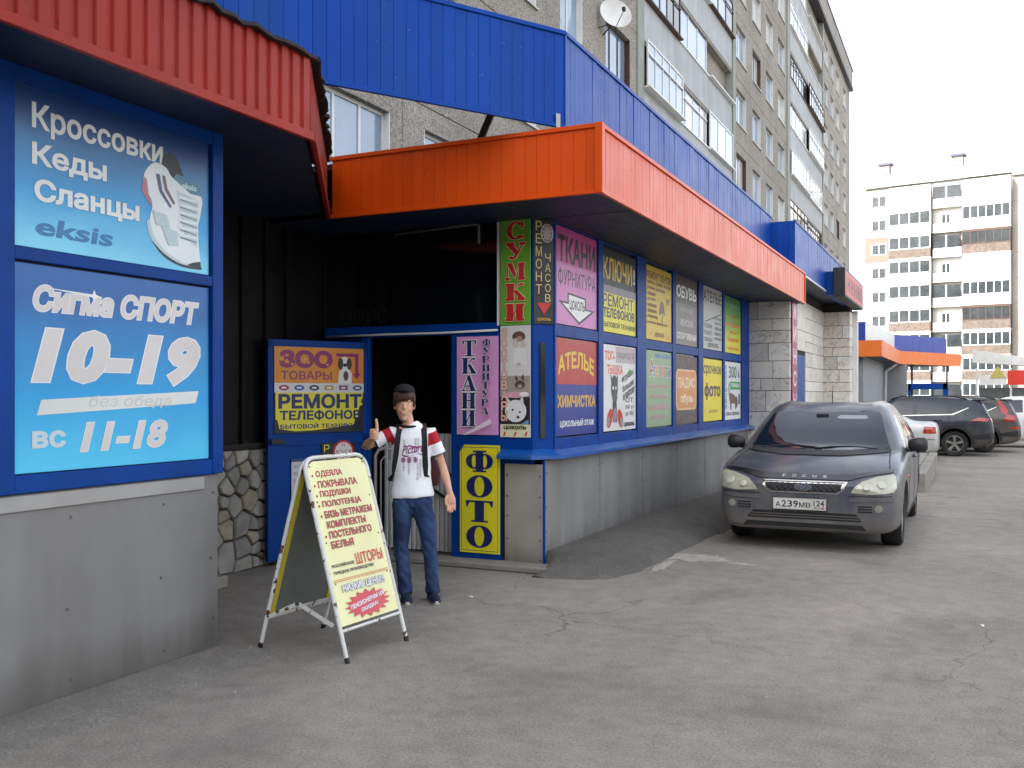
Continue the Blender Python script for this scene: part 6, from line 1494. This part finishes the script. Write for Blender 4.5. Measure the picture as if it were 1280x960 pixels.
# head: egg with jaw, brow, nose, chin, ears
hd = MB(); rings = []
prof = [(-.128, .018, .026, -.055), (-.122, .029, .040, -.048), (-.108, .040, .057, -.036), (-.085, .050, .074, -.020), (-.055, .060, .085, -.008), (-.02, .069, .092, 0), (.02, .072, .096, .004), (.055, .071, .095, .006), (.085, .062, .083, .008), (.105, .044, .060, .010), (.116, .020, .028, .010)]
for z, rx, ry, oy in prof:
    rings.append([(HX + rx * math.cos(2 * math.pi * k / 22), HY_ + oy * .45 + ry * math.sin(2 * math.pi * k / 22) * (1.0 if math.sin(2 * math.pi * k / 22) > 0 else .93), HZ + z) for k in range(22)])
hd.loft(rings)
nose = MB().ball((HX, HY_ - .092, HZ - .030), .0115, 10, 8, (1.05, 1.0, .8)); nb_ = limb([(HX, HY_ - .080, HZ + .012, .006, .008), (HX, HY_ - .089, HZ - .012, .009, .011), (HX, HY_ - .094, HZ - .028, .011, .011)], 10)
chin = MB().ball((HX, HY_ - .066, HZ - .110), .017, 10, 8, (1.1, .8, .8)); cheeks = [MB().ball((HX + sx * .034, HY_ - .058, HZ - .040), .019, 10, 8, (1, .8, .9)) for sx in (-1, 1)]
brow = MB().ball((HX, HY_ - .074, HZ + .022), .030, 10, 8, (1.7, .45, .4)); ears = [MB().ball((HX + sx * .074, HY_ + .010, HZ - .018), .026, 10, 8, (.35, .7, 1.1)) for sx in (-1, 1)]
lips = MB().ball((HX, HY_ - .078, HZ - .070), .020, 10, 8, (1.25, .5, .45))
neck = limb([(TX - .01, .012, 1.22, .058, .056), (TX - .025, .008, 1.28, .047, .05), (HX + .025, .004, 1.33, .044, .05), (HX + .008, .008, 1.40, .046, .055)])
shl = limb([(TX - .13, .0, 1.235, .03, .05), (TX - .05, .0, 1.262, .05, .055), (TX + .05, .0, 1.262, .05, .055), (TX + .13, .0, 1.24, .03, .05)])
# raised arm (image left) and hanging arm
SL, EL, WL = Vector((-.205, .0, 1.235)), Vector((-.405, -.03, 1.135)), Vector((-.335, -.205, 1.205))
def arm(a, b, c, r0, r1, r2, r3):
    return limb([(*a, r0, r0), (*(a + (b - a) * .5), r0 * .93, r0 * .95), (*(b + (a - b) * .08), r1, r1), (*(b + (c - b) * .12), r1 * 1.02, r1 * 1.02), (*(b + (c - b) * .4), r2 * 1.15, r2 * 1.15), (*(b + (c - b) * .75), r2 * .9, r2 * .95), (*c, r3, r3 * .9)], 14)
armL = [arm(SL, EL, WL, .036, .029, .030, .022)]
SR, ER, WR = Vector((.10, .0, 1.235)), Vector((.185, .02, 1.00)), Vector((.240, -.04, .805))
armR = [arm(SR, ER, WR, .036, .029, .028, .021)]
# fist with thumb up: palm, four curled fingers, thumb
def finger(pts, r0, r1): n = len(pts); return limb([(*p, r0 + (r1 - r0) * i / (n - 1), r0 + (r1 - r0) * i / (n - 1)) for i, p in enumerate(pts)], 10)
fc = WL + Vector((.012, -.045, .040))
fist = [limb([(*WL, .024, .022), (*(WL + Vector((.004, -.018, .014))), .028, .026), (*fc, .034, .030), (*(fc + Vector((.008, -.020, .022))), .026, .024)], 12)]
for i in range(4):
    z = fc.z + .026 - i * .0195; k = 1 - .07 * abs(i - 1)
    fist.append(finger([(fc.x - .022, fc.y - .004, z), (fc.x - .026 * k, fc.y - .034, z), (fc.x + .000, fc.y - .050 * k, z - .001), (fc.x + .026 * k, fc.y - .042, z - .002), (fc.x + .030, fc.y - .018, z - .002)], .0098, .0082))
fist.append(finger([(fc.x + .020, fc.y - .008, fc.z + .008), (fc.x + .022, fc.y - .020, fc.z + .040), (fc.x + .020, fc.y - .022, fc.z + .072), (fc.x + .014, fc.y - .012, fc.z + .106)], .0140, .0105))
# relaxed hand
pm = WR + Vector((.008, -.010, -.050))
hand = [limb([(*WR, .023, .019), (*(WR + Vector((.004, -.004, -.02))), .026, .018), (*pm, .036, .016), (*(pm + Vector((.002, -.004, -.03))), .036, .014)], 12)]
for i, L_ in enumerate((.062, .072, .068, .052)):
    x = pm.x - .027 + i * .018; z = pm.z - .028; cu_ = .010 + .004 * i
    hand.append(finger([(x, pm.y - .004, z + .012), (x + .001, pm.y - .008, z - L_ * .40), (x + .001, pm.y - .008 - cu_, z - L_ * .75), (x, pm.y + .002 - cu_ * 2, z - L_)], .0090, .0070))
hand.append(finger([(pm.x - .028, pm.y - .006, pm.z + .024), (pm.x - .042, pm.y - .020, pm.z + .000), (pm.x - .042, pm.y - .026, pm.z - .026), (pm.x - .036, pm.y - .026, pm.z - .046)], .0110, .0080))
body = fuse('body', [hd, nose, nb_, chin, brow, lips, neck, shl] + cheeks + ears + armL + armR + fist + hand, SKIN, boy, .0045, 3)
bb = BVHTree.FromPolygons([v.co.copy() for v in body.data.vertices], [tuple(p.vertices) for p in body.data.polygons])
def on_face(x, z, off=.001):
    h, nn, _, _ = bb.ray_cast(Vector((HX + x, -1, HZ + z)), Vector((0, 1, 0)))
    return h + Vector((0, -off, 0))
def face_patch(name, pts, m, off=.0015):
    o = [on_face(x, z, off) for x, z in pts]; i_ = [p + Vector((0, .004, 0)) for p in o]; n = len(o)
    return MB().add(o + i_, [tuple(range(n))] + [(k, (k + 1) % n, n + (k + 1) % n, n + k) for k in range(n)]).build(name, m, boy)
EYEW, IRIS, LIP, BROWM = mat('eye white', 'd8d2cc', .3, var=0), mat('eye dark', '2a1c14', .3, var=0), mat('lips', '9a5247', .5, var=.05), mat('eyebrow', '5a3c2a', .8, var=.1)
for sx in (-1, 1):
    face_patch('eye', [(sx * .030 + .0115 * math.cos(a), .002 + .0034 * math.sin(a)) for a in [2 * math.pi * k / 12 for k in range(12)]], EYEW)
    face_patch('iris', [(sx * .030 + .0046 * math.cos(a), .002 + .0036 * math.sin(a)) for a in [2 * math.pi * k / 10 for k in range(10)]], IRIS, .0026)
    face_patch('eyebrow', [(sx * .012, .020), (sx * .030, .027), (sx * .048, .021), (sx * .048, .017), (sx * .030, .0215), (sx * .012, .015)], BROWM, .002)
face_patch('mouth', [(-.031, -.056), (-.015, -.0645), (0, -.066), (.015, -.0645), (.031, -.056), (.018, -.075), (0, -.080), (-.018, -.075)], LIP, .002)
face_patch('teeth', [(-.020, -.0632), (-.010, -.0668), (0, -.0680), (.010, -.0668), (.020, -.0632), (.012, -.0692), (0, -.0712), (-.012, -.0692)], EYEW, .0032)
# hair: cap of locks under the cap, longer fringe to image left
hm = MB(); hr = random.Random(5)
rings = []
for z, k in ((-.015, 1.05), (.02, 1.06), (.055, 1.06), (.085, 1.06), (.105, 1.05)):
    rx, ry = {-.015: (.070, .092), .02: (.073, .097), .055: (.072, .096), .085: (.063, .084), .105: (.046, .062)}[z]
    rings.append([(HX + rx * k * math.cos(R(a)), HY_ + .006 + ry * k * math.sin(R(a)), HZ + z + (.03 if math.sin(R(a)) < -.3 and z < .03 else 0)) for a in range(0, 360, 15)])
hm.loft(rings)
hair = hm.build('hair', HAIR, boy, smooth=True)
for i in range(26):
    a = R(205 + i * 5.2); l = .045 + .02 * hr.random() - .022 * max(0, math.sin((i - 6) / 20 * math.pi)); x0, y0 = HX + .074 * math.cos(a), HY_ + .004 + .098 * math.sin(a)
    MB().tube([(x0 * 1 + .004 * math.cos(a), y0, HZ + .082), (x0 + .007 * math.cos(a) - .006, y0 - .004, HZ + .045), (x0 + .004 * math.cos(a) - .014, y0 + .001, HZ + .062 - l)], [.009, .0085, .003], 6).build('lock', HAIR, hair, smooth=True)
for i in range(14):
    sx = -1 if i < 7 else 1; a = R((150 + (i % 7) * 9) if sx < 0 else (30 - (i % 7) * 9)); x0, y0 = HX + .073 * math.cos(a), HY_ + .004 + .097 * math.sin(a)
    MB().tube([(x0, y0, HZ + .07), (x0 + sx * .006, y0, HZ + .03), (x0 + sx * .003, y0 - .002, HZ - .015 - .01 * hr.random())], [.010, .009, .004], 6).build('lock', HAIR, hair, smooth=True)
# cap with the peak turned slightly up
cm = MB(); rings = []
for z, k in ((.070, 1.08), (.085, 1.10), (.108, 1.02), (.128, .80), (.140, .45), (.144, .12)): rings.append([(HX + .074 * k * math.cos(R(a)), HY_ + .010 + .096 * k * math.sin(R(a)), HZ + z + .012 * math.sin(R(a)) * -1 * (1 if z < .08 else .3)) for a in range(0, 360, 15)])
cap = cm.loft(rings).build('cap', CAPM, boy, smooth=True)
bm_ = MB(); rr = []
for t in (0, .35, .7, 1): rr.append([(HX + (.072 - .012 * t * t) * math.cos(R(a)), HY_ + .012 + (.098 + .062 * t * max(0, -math.sin(R(a)))) * math.sin(R(a)), HZ + .078 + .012 * max(0, -math.sin(R(a))) + .010 * t * (1 - abs(math.cos(R(a))))) for a in range(190, 351, 10)])
k_ = len(rr[0]); top = [p for q in rr for p in q]; bot = [(p[0], p[1], p[2] - .004) for p in top]; fs = [(i * k_ + j, i * k_ + j + 1, (i + 1) * k_ + j + 1, (i + 1) * k_ + j) for i in range(3) for j in range(k_ - 1)]
n_ = len(top); bm_.add(top + bot, fs + [tuple(n_ + q for q in reversed(f)) for f in fs] + [(3 * k_ + j, 3 * k_ + j + 1, n_ + 3 * k_ + j + 1, n_ + 3 * k_ + j) for j in range(k_ - 1)])
bm_.build('peak', CAPM, cap, smooth=40)
# T-shirt
tor = limb([(TX + .005, .0, .768, .166, .114), (TX + .004, .0, .79, .166, .116), (TX + .004, .0, .90, .146, .100), (TX, .0, 1.02, .146, .098), (TX, .0, 1.12, .152, .102), (TX, .0, 1.20, .156, .095), (TX, .0, 1.245, .128, .080), (TX - .005, .004, 1.285, .085, .066), (TX - .012, .006, 1.297, .066, .060)], 26)
slL = limb([(TX - .09, 0, 1.21, .065, .065), (*SL, .054, .056), (*(SL + (EL - SL) * .35), .052, .054), (*(SL + (EL - SL) * .64), .056, .058)], 18)
slR = limb([(TX + .09, 0, 1.21, .065, .065), (*SR, .054, .056), (*(SR + (ER - SR) * .35), .051, .054), (*(SR + (ER - SR) * .66), .055, .058)], 18)
tm_ = fuse('t_shirt', [tor, slL, slR], TEE, boy, .0055, 6)
for m in (TEER, TEEN): tm_.data.materials.append(m)
def along(p, a, b): d = b - a; return (p - a).dot(d) / d.length_squared, ((p - a) - d * ((p - a).dot(d) / d.length_squared)).length
for p in tm_.data.polygons:
    c = p.center
    tl_, dl_ = along(c, SL, EL); tr_, dr_ = along(c, SR, ER)
    if dl_ < .085 and tl_ > .59 and c.x < -.21: p.material_index = 2
    elif dr_ < .085 and tr_ > .63 and c.x > .09: p.material_index = 2
    elif dl_ < .09 and -.02 < tl_ < .25 and c.x < TX - .115 and c.z > 1.15: p.material_index = 1
    elif dr_ < .09 and -.05 < tr_ < .30 and c.x > TX + .125 and c.z > 1.12: p.material_index = 1
MB().tube([(TX - .012 + .072 * math.cos(R(a)), .005 + .068 * math.sin(R(a)), 1.292 + .006 * math.sin(R(a))) for a in range(0, 361, 15)], .0105, 8, cap=False).build('collar', TEEN, tm_, smooth=True)
# cloth folds
fr2 = random.Random(2)
from mathutils import noise as mnoise
def ruffle(me, fn):
    """push vertices along their normals by fn(co)"""
    nr = [v.normal.copy() for v in me.vertices]; co = [v.co.copy() for v in me.vertices]
    me.vertices.foreach_set('co', [q for c, n in zip(co, nr) for q in (c + n * fn(c))]); me.update()
ruffle(tm_.data, lambda c: mnoise.noise(Vector((c.x * 9 + c.z * 7, c.y * 9, c.z * 12 - c.x * 9))) * (.006 * max(0, min(1, (1.24 - c.z) / .2)) + .001))
tb = BVHTree.FromPolygons([v.co.copy() for v in tm_.data.vertices], [tuple(p.vertices) for p in tm_.data.polygons])
def on_shirt(name, v, f, m, off=.002):
    o = []
    for x, z in v:
        h, nn, _, _ = tb.ray_cast(Vector((x, -1, z)), Vector((0, 1, 0)))
        if h is None: return
        o.append(h + Vector((0, -off, 0)))
    MB().add(o, f).build(name, m, tm_, fix=False)
MAG = mat('purple shirt print', '8a2f78', .8, var=.1); GRP = mat('grey shirt print', '8f8f98', .8, var=.1)
v, f = glyphs('Picture', .012, .35); mx = max(p[0] for p in v)
on_shirt('chest_print', [(TX - .075 + x / mx * .17, 1.085 + z * .09 + x / mx * .025) for x, z in v], f, MAG, .003)
for pts in ([(-.09, 1.10), (-.02, 1.145), (.05, 1.13), (.10, 1.155), (.045, 1.142), (-.02, 1.155)], [(-.085, 1.085), (-.01, 1.075), (.06, 1.095), (.085, 1.085), (.02, 1.062), (-.05, 1.068)]): on_shirt('chest_print', [(TX + x, z) for x, z in pts], [tuple(range(len(pts)))], MAG, .0035)
for x in (-.062, -.018, .030):
    v, f = _ring(TX + x, 1.045, .017, .020, .012, .014, 16); on_shirt('chest_print', v, f, MAG, .003); v, f = _polys([(TX + x - .007, 1.035), (TX + x + .007, 1.035), (TX + x + .008, 1.052), (TX + x, 1.058), (TX + x - .008, 1.052)]); on_shirt('chest_print', v, f, MAG, .003)
gp = random.Random(3)
for cx, z0, z1 in ((-.055, 1.12, 1.19), (-.02, .94, 1.03), (.03, 1.10, 1.20), (.045, .90, 1.02), (.065, .92, 1.05), (-.06, .97, 1.02), (.05, 1.14, 1.21)):
    z = z0
    while z < z1:
        w_ = .010 + .008 * gp.random(); v, f = _polys(_r(TX + cx - w_ / 2, z, TX + cx + w_ / 2, z + .004)); on_shirt('chest_print', v, f, GRP, .002); z += .009
# jeans
hipc = TX + .005
lgL = [(hipc - .066, .0, .74, .085, .102), (hipc - .076, .0, .66, .079, .098), (-.124, -.005, .55, .067, .080), (-.130, -.014, .40, .057, .066), (-.120, -.006, .30, .054, .062), (-.106, .006, .17, .051, .060), (-.096, .008, .07, .056, .066), (-.094, .006, .055, .057, .068)]
lgR = [(hipc + .066, .0, .74, .085, .102), (hipc + .080, .0, .66, .080, .098), (.066, -.005, .55, .070, .082), (.086, -.017, .40, .058, .067), (.096, -.008, .30, .055, .063), (.106, .006, .17, .053, .061), (.112, .006, .075, .058, .067), (.112, .004, .06, .059, .069)]
wst = limb([(hipc, .0, .70, .140, .098), (hipc, 0, .74, .146, .104), (hipc, 0, .80, .140, .096), (hipc, 0, .825, .138, .093)], 24)
jn = fuse('jeans', [wst, limb(lgL, 18), limb(lgR, 18)], DENIM, boy, .0085, 5)
ruffle(jn.data, lambda c: mnoise.noise(Vector((c.x * 10, c.y * 10, c.z * 20 + c.x * 24))) * .0075 * (1.3 if (c.z < .22 or .33 < c.z < .47 or c.z > .62) else .5))
# shoes
for cx, cy, ang in ((-.092, .0, R(4)), (.112, -.002, R(10))):
    e = bpy.data.objects.new('shoe', None); col.objects.link(e); e.parent = boy; e.location = (cx, cy, 0); e.rotation_euler = (0, 0, ang)
    up = [(0, .085, .030, .030, .0), (0, .07, .052, .036, 0), (0, .02, .070, .040, 0), (0, -.03, .058, .041, 0), (0, -.09, .042, .044, 0), (0, -.135, .034, .036, 0), (0, -.158, .028, .018, 0)]
    m_ = MB(); rings = []
    for x, y, hgt, w_, _ in up: rings.append([(x + w_ * math.cos(a), y, .014 + (hgt * 1.25 if math.sin(a) > 0 else 0) * math.sin(a)) for a in [2 * math.pi * k / 14 for k in range(14)]])
    m_.loft(rings).build('upper', SHOE_, e, smooth=50)
    MB().tube([(0, .022, .05), (0, .024, .12)], [.046, .043], 14).build('ankle_collar', SHOE_, e, smooth=50)
    ol = [(.040 * math.cos(R(a)) * (1 if math.sin(R(a)) > 0 else 1.08), -.035 + (.128 if math.sin(R(a)) > 0 else .132) * math.sin(R(a))) for a in range(0, 360, 18)]
    MB().prism(ol, lambda p, q, z: (p, q, z), 0, .026).build('sole', SOLE, e, bevel=.004)
    for i in range(4): MB().tube([(-.018, -.03 - .018 * i, .078 - .008 * i), (.018, -.034 - .018 * i, .078 - .008 * i)], .0035, 5).build('lace', WHITE if i == 3 else SHOE_, e)
# backpack and straps
bp_ = fuse('backpack', [limb([(TX + .02, .185, .80, .145, .07), (TX + .02, .195, .86, .165, .085), (TX + .02, .19, 1.05, .165, .09), (TX + .01, .175, 1.20, .145, .075), (TX + .01, .16, 1.27, .10, .05)], 22)], PACK, boy, .012, 6)
fuse('backpack_pocket', [limb([(TX + .10, .20, .84, .11, .08), (TX + .11, .20, .93, .12, .09), (TX + .11, .195, 1.02, .11, .08)], 18)], PACKR, bp_, .012, 5)
for sx, px_ in ((-1, (-.105, -.118, -.128, -.140, -.150)), (1, (.092, .098, .100, .104, .108))):
    pts = []
    for x, z in zip(px_, (1.262, 1.19, 1.10, 1.00, .93)):
        X_ = TX + x + (.0 if sx > 0 else .012)
        h, nn, _, _ = tb.ray_cast(Vector((X_, -1, z)), Vector((0, 1, 0)))
        pts.append((h if h else Vector((X_, -.05, z))) + Vector((0, -.010, 0)))
    pts = [Vector((pts[0].x, .07, 1.285)), Vector((pts[0].x, .01, 1.305 if sx > 0 else 1.300))] + pts + [Vector((pts[-1].x + sx * .03, .02, .90)), Vector((pts[-1].x + sx * .02, .10, .88))]
    m_ = MB(); rings = []
    for i, p in enumerate(pts):
        w_ = .021 if i < 6 else .014; d = (pts[min(i + 1, len(pts) - 1)] - pts[max(i - 1, 0)]).normalized(); x = Vector((1, 0, 0)); x = (x - d * x.dot(d)).normalized(); n_ = x.cross(d).normalized() * .006
        rings.append([p - x * w_ - n_, p + x * w_ - n_, p + x * w_ + n_, p - x * w_ + n_])
    m_.loft(rings).build('shoulder_strap', PACK, bp_, smooth=50)
